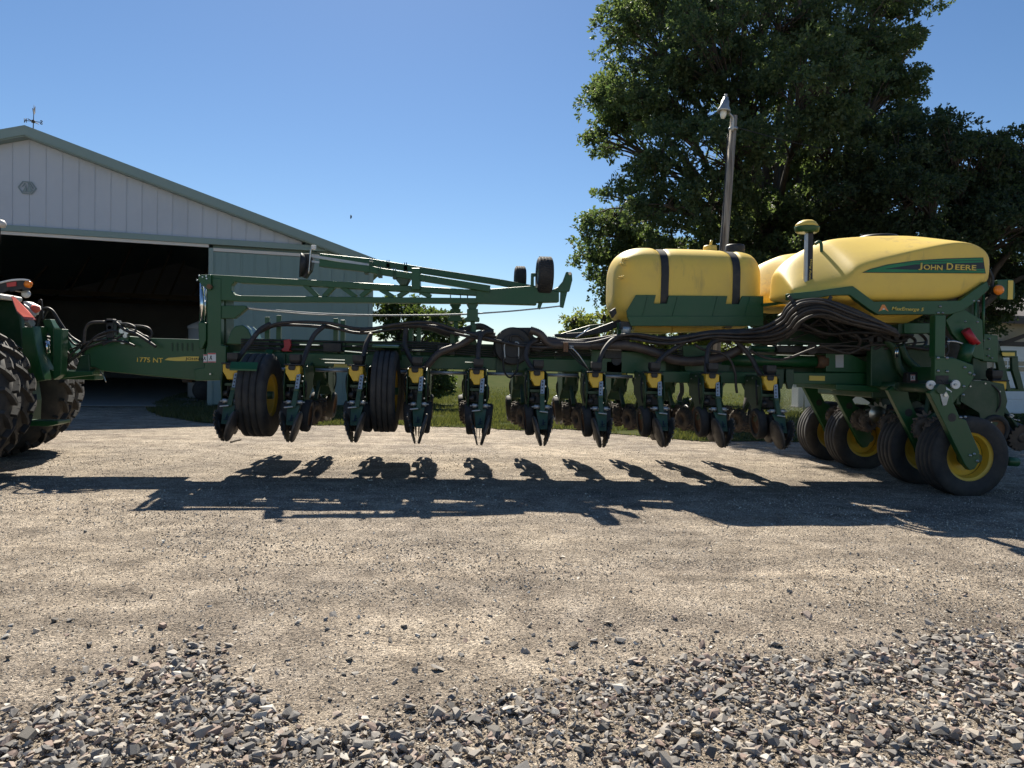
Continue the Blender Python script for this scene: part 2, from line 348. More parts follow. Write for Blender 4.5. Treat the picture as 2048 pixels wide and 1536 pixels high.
# ================================================================== SETTING: ground
def proj(p):
    v = Vector(p)-CO; d = v.dot(CF); return 1024+F_PX*v.dot(CR)/d, 768-F_PX*v.dot(CU)/d
EDGE = [(-200,1440),(0,1402),(60,1375),(130,1340),(230,1305),(330,1290),(400,1290),(470,1318),(530,1362),(590,1402),(650,1420),(710,1418),(760,1402),(830,1385),(930,1368),(1050,1350),(1200,1325),(1330,1312),(1500,1290),(1650,1278),(1800,1262),(1900,1245),(2048,1238),(2300,1230)]
_ex = np.array([e[0] for e in EDGE], float); _ey = np.array([e[1] for e in EDGE], float)
_k = rng.uniform(0, 6.28, 12)
def fbm(x, y):
    z = 0
    for i in range(6):
        f = 0.6*1.9**i; z = z+np.sin(x*f*1.1+_k[i]+1.7*np.sin(y*f*0.7+_k[i+6]))*np.cos(y*f*0.9+_k[i+5]*2+1.3*np.sin(x*f*0.8+_k[i]))/(1.7**i)
    return z
def np_proj(X, Y, Z):
    dx, dy, dz = X-CO.x, Y-CO.y, Z-CO.z
    d = dx*CF.x+dy*CF.y+dz*CF.z
    return 1024+F_PX*(dx*CR.x+dy*CR.y+dz*CR.z)/d, 768-F_PX*(dx*CU.x+dy*CU.y+dz*CU.z)/d
def pile(X, Y):                        # 0 outside the heap of crushed stone, rising inside
    ok = Y > 0.9
    px, py = np_proj(X, np.where(ok, Y, 0.9), np.zeros_like(X))
    e = np.interp(px, _ex, _ey)+26*fbm(X*2.3, Y*2.3)+10*fbm(X*9, Y*9)
    t = np.clip((py-e)/190.0, 0, 1)
    return np.where(ok, t, 1.0)
def rut(X, Y):                          # wheel ruts across the yard
    r = 0
    for y0, sl, cv in ((5.2, .05, .010), (6.7, .05, .010), (4.3, -.13, .006), (5.6, -.13, .006), (7.6, .02, -.006)):
        d = Y-(y0+sl*X+cv*X*X); r = r+np.exp(-(d/.13)**2)-0.45*np.exp(-((np.abs(d)-.24)/.09)**2)
    return r
def ground_z(X, Y):
    near = np.clip((9.0-Y)/4.0, 0.22, 1)*np.exp(-np.clip(np.abs(X)-12, 0, None)/6)*np.exp(-np.clip(Y-18, 0, None)/6)
    z = (fbm(X*0.9, Y*1.6)*0.013+fbm(X*4.1+3, Y*5.3)*0.006)*near
    return z+0.016*pile(X, Y)-0.004-0.012*rut(X, Y)
def axis(a, b, step, lo, hi):
    c = list(np.arange(a, b+1e-6, step)); s = step
    while c[-1] < hi: s *= 1.35; c.append(c[-1]+s)
    s = step
    while c[0] > lo: s *= 1.35; c.insert(0, c[0]-s)
    return np.array(c)
gx = axis(-7, 9.5, 0.065, -1500, 1500); gy = axis(1.4, 14, 0.065, -60, 1500)
GX, GY = np.meshgrid(gx, gy); GZ = ground_z(GX, GY)
nx, ny = len(gx), len(gy); idx = np.arange(nx*ny).reshape(ny, nx)
quads = np.stack([idx[:-1,:-1], idx[:-1,1:], idx[1:,1:], idx[1:,:-1]], -1).reshape(-1, 4)
gm = np_mesh('gravel_yard', np.stack([GX, GY, GZ], -1).reshape(-1, 3), quads, 'gravel', 4)
gm.polygons.foreach_set('use_smooth', [True]*len(gm.polygons))
wear = 0.5+0.22*rut(GX, GY)*np.clip(0.6+0.7*fbm(GX*0.8+2, GY*0.8), 0, 1.2)+0.13*fbm(GX*0.35+4, GY*0.7+1)+0.10*fbm(GX*1.6, GY*4.2+3)
for i in range(26):                     # scuffs left by turning wheels
    ax_, ay_, rr_, w0 = rng.uniform(-5, 6), rng.uniform(2.0, 9.5), rng.uniform(1.5, 5), rng.uniform(.03, .07)
    cx_, cy_ = ax_+rng.normal(0, .4), ay_+rr_; dd = np.hypot(GX-cx_, (GY-cy_))-rr_
    wear = wear+rng.choice([-.16, .14])*np.exp(-(dd/w0)**2)*np.exp(-((GX-ax_)/rng.uniform(.5, 1.4))**2)*(GY < cy_)
wa = gm.attributes.new('wear', 'FLOAT', 'POINT'); wa.data.foreach_set('value', np.clip(wear, 0, 1).astype(np.float32).ravel())
yard = bpy.data.objects.new('gravel_yard', gm); COL.objects.link(yard); tag(yard, 'pale tan gravel yard, packed and rutted, under the planter', None, kind='structure')

def rock_shape(seed, n=12, flat=0.55):
    r = np.random.default_rng(seed); p = r.normal(size=(n, 3)); p /= np.linalg.norm(p, axis=1)[:, None]
    p *= r.uniform(0.75, 1.0, (n, 1)); p *= np.array([1.0, r.uniform(0.55, 0.85), flat*r.uniform(0.7, 1.2)])
    bm = bmesh.new(); [bm.verts.new(v) for v in p]; res = bmesh.ops.convex_hull(bm, input=bm.verts)
    bmesh.ops.delete(bm, geom=[g for g in res['geom_interior'] if isinstance(g, bmesh.types.BMVert)], context='VERTS')
    bmesh.ops.triangulate(bm, faces=bm.faces); bm.verts.index_update(); bm.verts.ensure_lookup_table()
    v = np.array([x.co[:] for x in bm.verts]); f = np.array([[q.index for q in a.verts] for a in bm.faces]); bm.free()
    return v, f
def rotations(n, tilt):
    az = rng.uniform(0, 2*np.pi, n); tx = rng.normal(0, tilt, n); ty = rng.normal(0, tilt, n)
    c, s = np.cos(az), np.sin(az); Z = np.zeros(n); O = np.ones(n)
    Rz = np.stack([np.stack([c,-s,Z],-1), np.stack([s,c,Z],-1), np.stack([Z,Z,O],-1)], 1)
    c, s = np.cos(tx), np.sin(tx); Rx = np.stack([np.stack([O,Z,Z],-1), np.stack([Z,c,-s],-1), np.stack([Z,s,c],-1)], 1)
    c, s = np.cos(ty), np.sin(ty); Ry = np.stack([np.stack([c,Z,s],-1), np.stack([Z,O,Z],-1), np.stack([-s,Z,c],-1)], 1)
    return Rz @ Rx @ Ry
def scatter_mesh(name, shapes, pos, size, R, m):
    vs, fs, o = [], [], 0; which = rng.integers(0, len(shapes), len(pos))
    for k, (v, f) in enumerate(shapes):
        sel = np.where(which == k)[0]
        if not len(sel): continue
        q = np.einsum('nij,vj->nvi', R[sel], v)*size[sel][:, None, None]+pos[sel][:, None, :]
        fs.append((f[None]+(np.arange(len(sel))*len(v))[:, None, None]+o).reshape(-1, 3)); vs.append(q.reshape(-1, 3)); o += q.shape[0]*q.shape[1]
    return np_mesh(name, np.concatenate(vs), np.concatenate(fs), m, 3)
SH = [rock_shape(i, 11 if i % 3 else 9, 0.28+0.04*(i % 9)) for i in range(16)]; PB = [rock_shape(100+i, 5, 0.8) for i in range(10)]
# crushed stone heap
N = 50000
X = rng.uniform(-3.4, 4.2, N); Y = rng.uniform(1.7, 4.9, N); t = pile(X, Y)
keep = rng.uniform(0, 1, N) < np.clip(0.02+1.25*np.clip(t*2.2, 0, 1)**1.25*(0.75+0.45*fbm(X*3.1+5, Y*3.1)), 0.02, 1)*(np_proj(X, Y, X*0)[1] > 1225+0*X)
X, Y, t = X[keep], Y[keep], t[keep]
S = 0.006+0.052*rng.beta(1.0, 3.2, len(X)); S[rng.uniform(0, 1, len(X)) < 0.04] *= 1.35
Zr = ground_z(X, Y)+S*0.22+rng.uniform(0, 0.022, len(X))*np.clip(t*2, 0, 1)
Rr = rotations(len(X), 0.36); pos = np.stack([X, Y, Zr], -1)
px, py = np_proj(X, Y, Zr); dist = np.sqrt(X**2+Y**2)
vis = (px > -5) & (px < 2053) & (py < 1545); score = np.where(vis, S/dist*rng.uniform(0.9, 1.1, len(X)), 0)
order = np.argsort(-score); big = order[:300]; rest = order[300:]
smesh = []
for k, (v, f) in enumerate(SH): smesh.append(np_mesh('stone', v, f, 'crushed_stone', 3))
for k, i in enumerate(big):
    o = bpy.data.objects.new('stone', smesh[int(rng.integers(0, 16))]); COL.objects.link(o); o.parent = yard
    o.location = pos[i]; s = S[i]; o.scale = (s, s, s); o.rotation_euler = Matrix(Rr[i].tolist()).to_euler()
me = scatter_mesh('crushed_stone', SH, pos[rest], S[rest], Rr[rest], 'crushed_stone')
o = bpy.data.objects.new('crushed_stone', me); COL.objects.link(o); o.parent = yard; o['kind'] = 'stuff'
# single stones lying on the dirt beyond the heap
for (a, b, r) in [(1238,1278,.047),(1402,1292,.052),(875,1334,.046),(1118,1300,.03),(1250,1296,.02),(1310,1270,.018),(1616,1207,.03),(1655,1211,.03),(1412,1097,.035),(1100,1105,.02),(1898,1218,.03),(1650,1130,.02),(830,1340,.03),(922,1305,.03),(12,1278,.03),(790,1360,.03),(305,1298,.04),(410,1422,.05),(1930,1190,.03),(1770,1150,.025),(700,1270,.02),(950,1200,.015),(150,1210,.02),(1510,1330,.05),(470,880,.02)]:
    g = G(a, b); o = bpy.data.objects.new('stone', smesh[int(rng.integers(0, 16))]); COL.objects.link(o); o.parent = yard
    o.location = (g.x, g.y, float(ground_z(np.array([g.x]), np.array([g.y]))[0])+r*0.25); o.scale = (r, r, r); o.rotation_euler = (rng.normal(0, .3), rng.normal(0, .3), rng.uniform(0, 6.28))
# loose grit over the yard
N = 115000
Y = 1.9+rng.beta(1.0, 2.3, N)*12.5; X = (rng.uniform(-0.92, 0.92, N))*(Y*0.86+0.5)+Y*0.07
S = 0.004+0.012*rng.beta(1.0, 5.0, N); cl = fbm(X*1.3+9, Y*2.2) > 0.5; S[cl] *= 1.5; S += 0.0006*np.clip(Y-4, 0, 8)
bigp = rng.uniform(0, 1, N) < 0.006; S[bigp] = rng.uniform(0.014, 0.026, bigp.sum())
pos = np.stack([X, Y, ground_z(X, Y)+S*0.25], -1)
me = scatter_mesh('grit', PB, pos, S, rotations(N, 0.35), 'pebble_stone')
o = bpy.data.objects.new('grit', me); COL.objects.link(o); o.parent = yard; o['kind'] = 'stuff'
# a short stick on the gravel
a, b = G(461, 884, .012), G(482, 879, .012)
tag(MB().tube([a, (a+b)/2+Vector((0,0.01,0.004)), b], 0.014, 6).build('stick', 'wood_dark'), 'short pale stick lying on the gravel under the leftmost row units', 'stick')
# lawn behind the yard
front = [(296,822),(330,836),(420,846),(520,848),(600,850),(680,852),(760,851),(850,853),(950,857),(1040,862),(1130,860),(1250,872),(1330,878),(1400,880),(1500,884),(1620,886),(1760,880),(1900,884),(2060,890),(2300,900)]
fp = [G(a, b+random.uniform(-3, 3), 0.0) for a, b in front]
ring = []
for i in range(len(fp)-1):
    for k in range(8):
        q = fp[i].lerp(fp[i+1], k/8); ring.append((q.x, q.y+random.uniform(-0.14, 0.14), 0.012))
ring += [(fp[-1].x, fp[-1].y, 0.012), (1400, 20, 0.012), (1400, 1400, 0.012), (-1400, 1400, 0.012), (-1400, 40, 0.012), (-30, 40, 0.012), (fp[0].x-0.6, fp[0].y+2.2, 0.012)]
lawn = MB().add(ring, [tuple(range(len(ring)))]).build('lawn', 'lawn'); tag(lawn, 'rough green lawn behind the gravel yard', None, kind='structure')
# grass blades
def grass(name, n, y0f, depth, h, parent):
    seg = rng.integers(0, len(fp)-1, n); tt = rng.uniform(0, 1, n)
    A = np.array([[p.x, p.y] for p in fp]); base = A[seg]*(1-tt)[:, None]+A[seg+1]*tt[:, None]
    dd = rng.beta(1.0, 2.4, n)*depth; base[:, 1] += dd+rng.normal(0, .12, n); base[:, 0] += dd*base[:, 0]/np.maximum(base[:, 1], 1)*0.9
    patch = fbm(base[:, 0]*2.2, base[:, 1]*2.2); base = base[patch > -0.9]; n = len(base); patch = patch[patch > -0.9]
    H = h*rng.uniform(0.5, 1.3, n)*(1+0.35*patch); az = rng.uniform(0, 6.28, n); w = rng.uniform(0.008, 0.016, n)
    L = np.stack([np.cos(az), np.sin(az)], -1); off = rng.normal(0, 0.35, (n, 2))*H[:, None]
    z0 = np.full(n, 0.008)
    v0 = np.concatenate([base-L*w[:, None], z0[:, None]], 1); v1 = np.concatenate([base+L*w[:, None], z0[:, None]], 1)
    v2 = np.concatenate([base+off, H[:, None]], 1)
    V = np.stack([v0, v1, v2], 1).reshape(-1, 3); Fc = np.arange(n*3).reshape(-1, 3)
    o = bpy.data.objects.new(name, np_mesh(name, V, Fc, 'grass_blade', 3)); COL.objects.link(o); return o
tag(grass('grass', 150000, 0, 30, 0.11, None), 'uncut green grass growing along the edge of the gravel', 'grass', kind='stuff')

# ================================================================== BARN
BU = Vector((math.sin(math.radians(77.1)), math.cos(math.radians(77.1)), 0)); BN = Vector((-BU.y, BU.x, 0))
_a = D(58, 258, 20.06); BO = Vector((_a.x, _a.y, 0)); AP = _a.z
def B(s, z, n=0.0): return BO+BU*s+BN*n+Vector((0, 0, z))
def bs(px, py):                         # pixel on the gable plane -> (s, z)
    d = ray(px, py); k = (BO-CO).dot(BN)/d.dot(BN); p = CO+d*k; return (p-BO).dot(BU), p.z
HALF = bs(748, 520)[0]; EAVE = bs(748, 520)[1]; DOOR_S = bs(417, 600)[0]; HDR = bs(417, 486)[1]-0.05
PITCHR = (AP-EAVE)/HALF
barn = thing('barn', 'large white and teal metal barn with its wide door open at left', 'barn', B(0, 0))
def bpoly(mb, pts, n0, n1):            # outline in (s,z) pushed from n0 to n1
    mb.poly([B(s, z, n0) for s, z in pts], BN*(n1-n0)); return mb
def roof_z(s): return AP-0.22-abs(s)*PITCHR
# gable sheets, one object each, lapped with a raised rib at the joint
pw = 0.405; k0 = -int(HALF/pw)-1
W_END = bs(611, 480)[0]
for k in range(k0, -k0):
    s0, s1 = k*pw, (k+1)*pw
    if s0 < -W_END or s1 > W_END+0.2: continue
    s1 = min(s1, W_END)
    mb = MB(); pts = [(s0, HDR+0.17), (s1-0.004, HDR+0.17), (s1-0.004, roof_z(s1))]
    if s0 < 0 < s1: pts.append((0, roof_z(0)))
    pts.append((s0, roof_z(s0)))
    bpoly(mb, pts, 0.0, 0.03+0.002*(k % 2))
    for r in (0.0, pw*0.33, pw*0.66):
        if s0+r+0.03 < s1 and r == 0:
            hh = 0.014
            bpoly(mb, [(s0+r, HDR+0.17), (s0+r+0.016, HDR+0.17), (s0+r+0.016, min(roof_z(s0+r), roof_z(s0+r+.016))), (s0+r, min(roof_z(s0+r), roof_z(s0+r+.035)))], -hh, 0.0)
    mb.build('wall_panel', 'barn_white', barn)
# teal corner wall pieces beside the sheets (above door level)
for sg in (-1, 1):
    mb = MB(); bpoly(mb, [(sg*W_END, HDR+0.1), (sg*(HALF-0.05), EAVE-.45), (sg*(HALF-0.05), roof_z(HALF)-0.05), (sg*W_END, roof_z(W_END)-.05)], 0.004, 0.06); mb.build('corner_panel', 'barn_trim', barn)
    mb = MB(); bpoly(mb, [(sg*(DOOR_S+0.1), 0), (sg*(HALF-.12), 0), (sg*(HALF-.12), EAVE-.35), (sg*(HALF-2.0), HDR+.1), (sg*(DOOR_S+0.1), HDR+0.1)], 0.10, 0.2); mb.build('front_wall', 'barn_green', barn)
# header rail over the door
mb = MB(); HS = (AP-0.26-HDR)/PITCHR; HS2 = (AP-0.26-HDR-0.17)/PITCHR; bpoly(mb, [(-HS, HDR), (HS, HDR), (HS2, HDR+0.17), (-HS2, HDR+0.17)], -0.14, 0.02); hd = mb.build('door_header', 'barn_trim', barn, bevel=0.01)
mb = MB(); bpoly(mb, [(-DOOR_S, HDR-0.09), (DOOR_S, HDR-0.09), (DOOR_S, HDR-0.004), (-DOOR_S, HDR-0.004)], -0.10, 0.0); mb.build('door_track', 'barn_edge', barn)
# roof slabs with rake trim
for sg in (-1, 1):
    E = HALF+0.35
    mb = MB(); mb.poly([B(0, AP-0.05, -0.32), B(sg*E, AP-0.05-E*PITCHR, -0.32), B(sg*E, AP-0.17-E*PITCHR, -0.32), B(0, AP-0.17, -0.32)], BN*28.6); mb.build('roof', 'barn_trim', barn)
    mb = MB(); mb.poly([B(0, AP, -0.36), B(sg*E, AP-E*PITCHR, -0.36), B(sg*E, AP-0.26-E*PITCHR, -0.36), B(0, AP-0.26, -0.36)], BN*0.035); mb.build('rake_trim', 'barn_trim', barn)
    mb = MB(); mb.poly([B(0, AP-0.26, -0.32), B(sg*E, AP-0.26-E*PITCHR, -0.32), B(sg*E, AP-0.29-E*PITCHR, -0.32), B(0, AP-0.29, -0.32)], BN*0.315); mb.build('soffit', 'barn_trim', barn)
    mb = MB(); mb.poly([B(sg*HALF, 0, 0.06), B(sg*HALF, EAVE-0.15, 0.06), B(sg*(HALF-0.12), EAVE-0.12, 0.06), B(sg*(HALF-0.12), 0, 0.06)], BN*28); mb.build('side_wall', 'barn_green', barn)
mb = MB(); mb.poly([B(-HALF, 0, 28), B(HALF, 0, 28), B(HALF, EAVE-.05, 28), B(0, AP-0.1, 28), B(-HALF, EAVE-.05, 28)], BN*0.1); mb.build('back_wall', 'barn_inside', barn)
mb = MB(); mb.poly([B(-HALF+.13, .02, 0.1), B(HALF-.13, .02, 0.1), B(HALF-.13, .02, 27.9), B(-HALF+.13, .02, 27.9)], (0, 0, 0.02)); mb.build('floor', 'concrete', barn)
for i in (4, 5):                   # roof trusses seen dimly inside
    mb = MB(); n = i*4.6
    mb.bar(B(-HALF+.2, EAVE-0.1, n), B(HALF-.2, EAVE-0.1, n), 0.06, 0.24)
    for j in range(-4, 5): mb.bar(B(j*1.9, EAVE-0.1, n), B((j+0.5)*1.9, min(roof_z((j+.5)*1.9)-0.1, AP-0.5), n), 0.05, 0.10)
    mb.build('roof_truss', 'wood_dark', barn)
# sliding leaf parked at the right, teal ribbed sheets
ds0, ds1 = DOOR_S, HALF-0.02
def dtop(s): return min(HDR-0.1, AP-0.32-s*PITCHR)
dfrm = MB(); bpoly(dfrm, [(ds0, 0.06), (ds0+0.13, 0.06), (ds0+0.13, HDR-0.1), (ds0, HDR-0.1)], -0.10, -0.03); bpoly(dfrm, [(ds1-0.13, 0.06), (ds1, 0.06), (ds1, dtop(ds1)), (ds1-0.13, dtop(ds1-.13))], -0.10, -0.03)
door = dfrm.build('sliding_door', 'barn_trim', barn)
mb = MB(); bpoly(mb, [(ds0+.13, HDR-0.19), (ds1-1.6, HDR-0.19), (ds1-1.6, HDR-0.1), (ds0+.13, HDR-0.1)], -0.10, -0.03); mb.build('top_rail', 'barn_edge', door)
npan = 12; dw = (ds1-ds0-0.26)/npan
for i in range(npan):
    a = ds0+0.13+i*dw; mb = MB(); t1, t2 = min(HDR-.2, dtop(a)), min(HDR-.2, dtop(a+dw)); bpoly(mb, [(a, 0.1), (a+dw-0.004, 0.1), (a+dw-0.004, t2), (a, t1)], -0.06-0.002*(i % 2), -0.02)
    for r in (0.0, dw*0.5):
        hh = 0.078 if r == 0 else 0.068
        bpoly(mb, [(a+r, 0.1), (a+r+0.04, 0.1), (a+r+0.04, t2), (a+r, t2)], -hh, -0.06)
    mb.build('door_panel', 'barn_green', door)
# hexagon badge
cs, cz = bs(55, 376); hr = bs(74, 376)[0]-cs
hexo = [(cs+hr*1.0*math.cos(a), cz+hr*0.88*math.sin(a)) for a in [i*math.pi/3 for i in range(6)]]
hexi = [(cs+hr*0.84*math.cos(a), cz+hr*0.74*math.sin(a)) for a in [i*math.pi/3 for i in range(6)]]
mb = MB()
for i in range(6): bpoly(mb, [hexo[i], hexo[(i+1) % 6], hexi[(i+1) % 6], hexi[i]], -0.034, -0.026)
badge = mb.build('badge_ring', 'logo', barn)
def hb(pts): bpoly(MB2, [(cs+hr*x, cz+hr*y) for x, y in pts], -0.033, -0.026)
MB2 = MB(); hb([(-.62,-.02),(-.33,.52),(-.16,.55),(-.30,.25)]); hb([(-.46,-.42),(-.27,.0),(-.10,.40),(-.06,-.30),(-.10,-.55),(-.36,-.55)])
hb([(.08,.10),(.10,.58),(.22,.40),(.58,-.28),(.38,-.55),(.04,-.55),(.02,-.1)]); hb([(-.02,.60),(.36,.60),(.68,.02),(.60,-.12),(.28,.42),(.08,.62)])
MB2.build('badge_mark', 'logo', barn)
# things standing in the dark of the barn
q = B(bs(385, 700)[0], 0, 5.0)
t = thing('storage_tank', 'pale upright tank just inside the barn, right of the opening', 'tank', q)
MB().cyl(q+Vector((0,0,.04)), q+Vector((0,0,2.55)), 0.75, n=28).build('tank_body', 'box_grey', t)
MB().lathe([(0.78,2.50),(0.78,2.6),(0.3,2.85),(0.0,2.87)], q, (0,0,1), 28).build('lid', 'box_grey', t)
q = B(bs(338, 790)[0], 0, 4.0)
t = thing('parked_trailer', 'low flat trailer with rusty end parked inside the barn', 'trailer', q)
MB().bar(q+Vector((0,0,.78)), q+BU*2.2+Vector((0,0,.78)), 1.6, 0.12).build('deck', 'wood_dark', t)
MB().bar(q+Vector((-.1,0,.80)), q+BU*0.32+Vector((-.1,0,.80)), 1.4, 0.34).build('end_plate', 'rusty', t, bevel=0.02)
for dx in (0.6, 1.7): MB().lathe([(0.0,-.1),(.33,-.1),(.36,0),(.33,.1),(0,.1)], q+BU*dx+Vector((0,0,.39))-BN*0.85, BN, 20).build('wheel', 'rubber', t)
# weather vane on the ridge
vb = D(66, 261, 20.3); vt = D(68, 210, 20.3)
vane = thing('weather_vane', 'black iron weather vane with N and S letters on the barn ridge', 'weather vane', vb)
MB().tube([vb-Vector((0,0,.15)), vt], 0.016, 8, 0.006, raw=True).build('mast', 'iron', vane)
va, vc = D(52, 241, 20.3), D(80, 244.5, 20.3)
MB().cyl(va, vc, 0.011, n=6).build('cross_arm', 'iron', vane)
cc = D(66.5, 243, 20.3); MB().cyl(cc-Vector((.02,.22,0)), cc+Vector((.02,.22,0)), 0.011, n=6).build('cross_arm', 'iron', vane)
MB().cyl(cc-Vector((0,0,.035)), cc+Vector((0,0,.035)), 0.045, n=10).build('hub', 'iron', vane)
ar = D(67, 224, 20.3); av = ray(67, 224).normalized()*.34; aw = av.cross(Vector((0,0,1))).normalized()*.03; MB().poly([ar-av+Vector((0,0,-.08)), ar+av+Vector((0,0,-.02))+aw, ar+av*.8+Vector((0,0,.16))+aw, ar+Vector((0,0,.02)), ar-av*.9+Vector((0,0,.10))-aw], (0.018,0,0)).build('arrow', 'iron', vane)
s1 = 20.3/F_PX
text_obj('N', 'iron', vane, D(53, 245, 20.3), -CR, CU, 8.5*s1, 'letter', width=5*s1, depth=0.012, bold=0.02)
text_obj('S', 'iron', vane, D(85, 249, 20.3), -CR, CU, 8.5*s1, 'letter', width=5*s1, depth=0.012, bold=0.02)
# ================================================================== HOUSE with garage door, far right
def hz(px, py, d): return D(px, py, d)
hd0 = 27.5
hc = G(1984, 828); HU = Vector((math.cos(math.radians(12)), math.sin(math.radians(12)), 0)); HN = Vector((-HU.y, HU.x, 0))
def Hh(s, z, n=0.0): return hc+HU*s+HN*n+Vector((0, 0, z))
house = thing('house', 'tan house with brown shingle roof and white garage door behind the trees', 'house', hc)
MB().poly([Hh(-1.2,0,.05), Hh(9,0,.05), Hh(9,3.6,.05), Hh(-1.2,3.6,.05)], HN*7).build('wall', 'house_wall', house)
gd = MB().poly([Hh(0.0,0.03,-.02), Hh(5.0,0.03,-.02), Hh(5.0,2.62,-.02), Hh(0.0,2.62,-.02)], HN*0.05).build('garage_door', 'door_white', house)
for r in range(5):
    MB().poly([Hh(0.04,0.06+r*.51,-.045), Hh(4.96,0.06+r*.51,-.045), Hh(4.96,.53+r*.51,-.045), Hh(.04,.53+r*.51,-.045)], HN*0.022).build('door_section', 'door_white', gd, bevel=0.012)
for c in range(10):
    for r in range(2):
        MB().poly([Hh(.18+c*.48,1.66+r*.22,-.055), Hh(.58+c*.48,1.66+r*.22,-.055), Hh(.58+c*.48,1.83+r*.22,-.055), Hh(.18+c*.48,1.83+r*.22,-.055)], HN*0.008).build('pane', 'glass', gd)
MB().poly([Hh(-.15,2.62,-.06), Hh(5.2,2.62,-.06), Hh(5.2,2.8,-.06), Hh(-.15,2.8,-.06)], HN*0.1).build('door_lintel', 'fascia', house)
MB().poly([Hh(-1.8,3.62,-0.7), Hh(9.6,3.62,-.7), Hh(9.6,5.4,3.6), Hh(-1.8,5.4,3.6)], (0,0,0.12)).build('roof', 'shingle', house)
MB().poly([Hh(-1.8,3.62,7.7), Hh(9.6,3.62,7.7), Hh(9.6,5.4,3.6), Hh(-1.8,5.4,3.6)], (0,0,0.12)).build('roof', 'shingle', house)
MB().poly([Hh(-1.8,3.44,-.74), Hh(9.6,3.44,-.74), Hh(9.6,3.66,-.74), Hh(-1.8,3.66,-.74)], HN*0.04).build('fascia', 'fascia', house)
for sx in (0.3, 2.6): MB().bar(Hh(sx-.2,2.66,-.1), Hh(sx+1.2,3.3,-.75), 0.10, 0.14).build('eave_brace', 'fascia', house)
# ================================================================== FENCE and utility box
fd = 26.0
fL, fR = G(1535, 824), G(1985, 838)
fence = thing('chain_link_fence', 'grey chain link fence behind the grass, in front of the house', 'fence', fL)
nposts = 7; fpts = [fL.lerp(fR, i/(nposts-1)) for i in range(nposts)]
for p in fpts: MB().cyl(p, p+Vector((0,0,1.28)), 0.032, n=8).build('post', 'galvanised', fence)
MB().cyl(fL+Vector((0,0,1.25)), fR+Vector((0,0,1.25)), 0.022, n=8).build('top_rail', 'galvanised', fence)
mb = MB(); Lf = (fR-fL).length; fu = (fR-fL)/Lf; x = -1.2
while x < Lf:
    for sg in (1, -1):
        a0, a1 = (x, x+1.2) if sg > 0 else (x+1.2, x)
        za, zb = 0.03, 1.23
        t0, t1 = 0.0, 1.0
        def pt(t): return fL+fu*(a0+(a1-a0)*t)+Vector((0, 0.006*sg, za+(zb-za)*t))
        c0 = [t for t in np.linspace(0, 1, 9) if 0 <= a0+(a1-a0)*t <= Lf]
        if len(c0) > 1: mb.bar(pt(c0[0]), pt(c0[-1]), 0.006, 0.006)
    x += 0.10
mb.build('wire_mesh', 'galvanised', fence)
ub = G(1603, 818); t = thing('utility_box', 'light grey metal box standing behind the chain link fence', 'utility box', ub)
MB().box(ub.x, ub.x+.68, ub.y+.3, ub.y+.9, 0.08, 0.98).build('cabinet', 'box_grey', t, bevel=0.02)
MB().box(ub.x-.05, ub.x+.73, ub.y+.25, ub.y+.95, 0.0, 0.08).build('plinth', 'concrete', t)
MB().box(ub.x-.02, ub.x+.70, ub.y+.28, ub.y+.92, 0.98, 1.02).build('lid', 'box_grey', t)
# ================================================================== TREES
def leaves(centers, radii, ntwig, nleaf, size, m, name, parent, shell=0.55, spread=0.05, nsub=22, flat=0.55):
    C = np.array([c[:] for c in centers]); Rd = np.array(radii); vol = Rd.prod(1)**0.72; w = vol/vol.sum()
    k = rng.choice(len(C), ntwig, p=w); d = rng.normal(size=(ntwig, 3)); d /= np.linalg.norm(d, axis=1)[:, None]
    ds = rng.normal(size=(len(C), nsub, 3)); ds /= np.linalg.norm(ds, axis=2)[:, :, None]
    sc = C[:, None, :]+ds*Rd[:, None, :]*rng.uniform(0.35, 1.0, (len(C), nsub, 1))**0.5*0.95      # sprays of twigs
    j = rng.integers(0, nsub, ntwig); rr_ = 0.36*Rd[k].mean(1)*rng.uniform(0.55, 1.35, (len(C), nsub))[k, j]
    rad = rng.uniform(0.25, 1, ntwig)**0.5
    tilt = ds[k, j]; droop = np.stack([np.zeros(ntwig), np.zeros(ntwig), -0.35*rad**2*rr_], -1)
    tw = sc[k, j]+d*rr_[:, None]*rad[:, None]*np.array([1.15, 1.15, flat])+droop+tilt*(0.25*rr_*rng.uniform(-1, 1, ntwig))[:, None]
    n = ntwig*nleaf; c = np.repeat(tw, nleaf, 0); out = np.repeat(d*0.5+tilt*0.5, nleaf, 0)
    p = c+rng.normal(size=(n, 3))*spread
    ax = out*0.55+rng.normal(size=(n, 3))*0.62+np.array([0, 0, -0.18]); ax /= np.linalg.norm(ax, axis=1)[:, None]
    sd = np.cross(ax, rng.normal(size=(n, 3))); sd /= np.linalg.norm(sd, axis=1)[:, None]
    L = size*rng.uniform(0.6, 1.3, n)[:, None]; W = L*rng.uniform(0.20, 0.34, n)[:, None]
    nrm = np.cross(ax, sd)
    V = np.stack([p, p+ax*L*0.55+sd*W-nrm*L*0.08, p+ax*L, p+ax*L*0.55-sd*W-nrm*L*0.08], 1).reshape(-1, 3)
    o = bpy.data.objects.new(name, np_mesh(name, V, np.arange(n*4).reshape(-1, 4), m, 4)); COL.objects.link(o); attach(o, parent); return tw, k
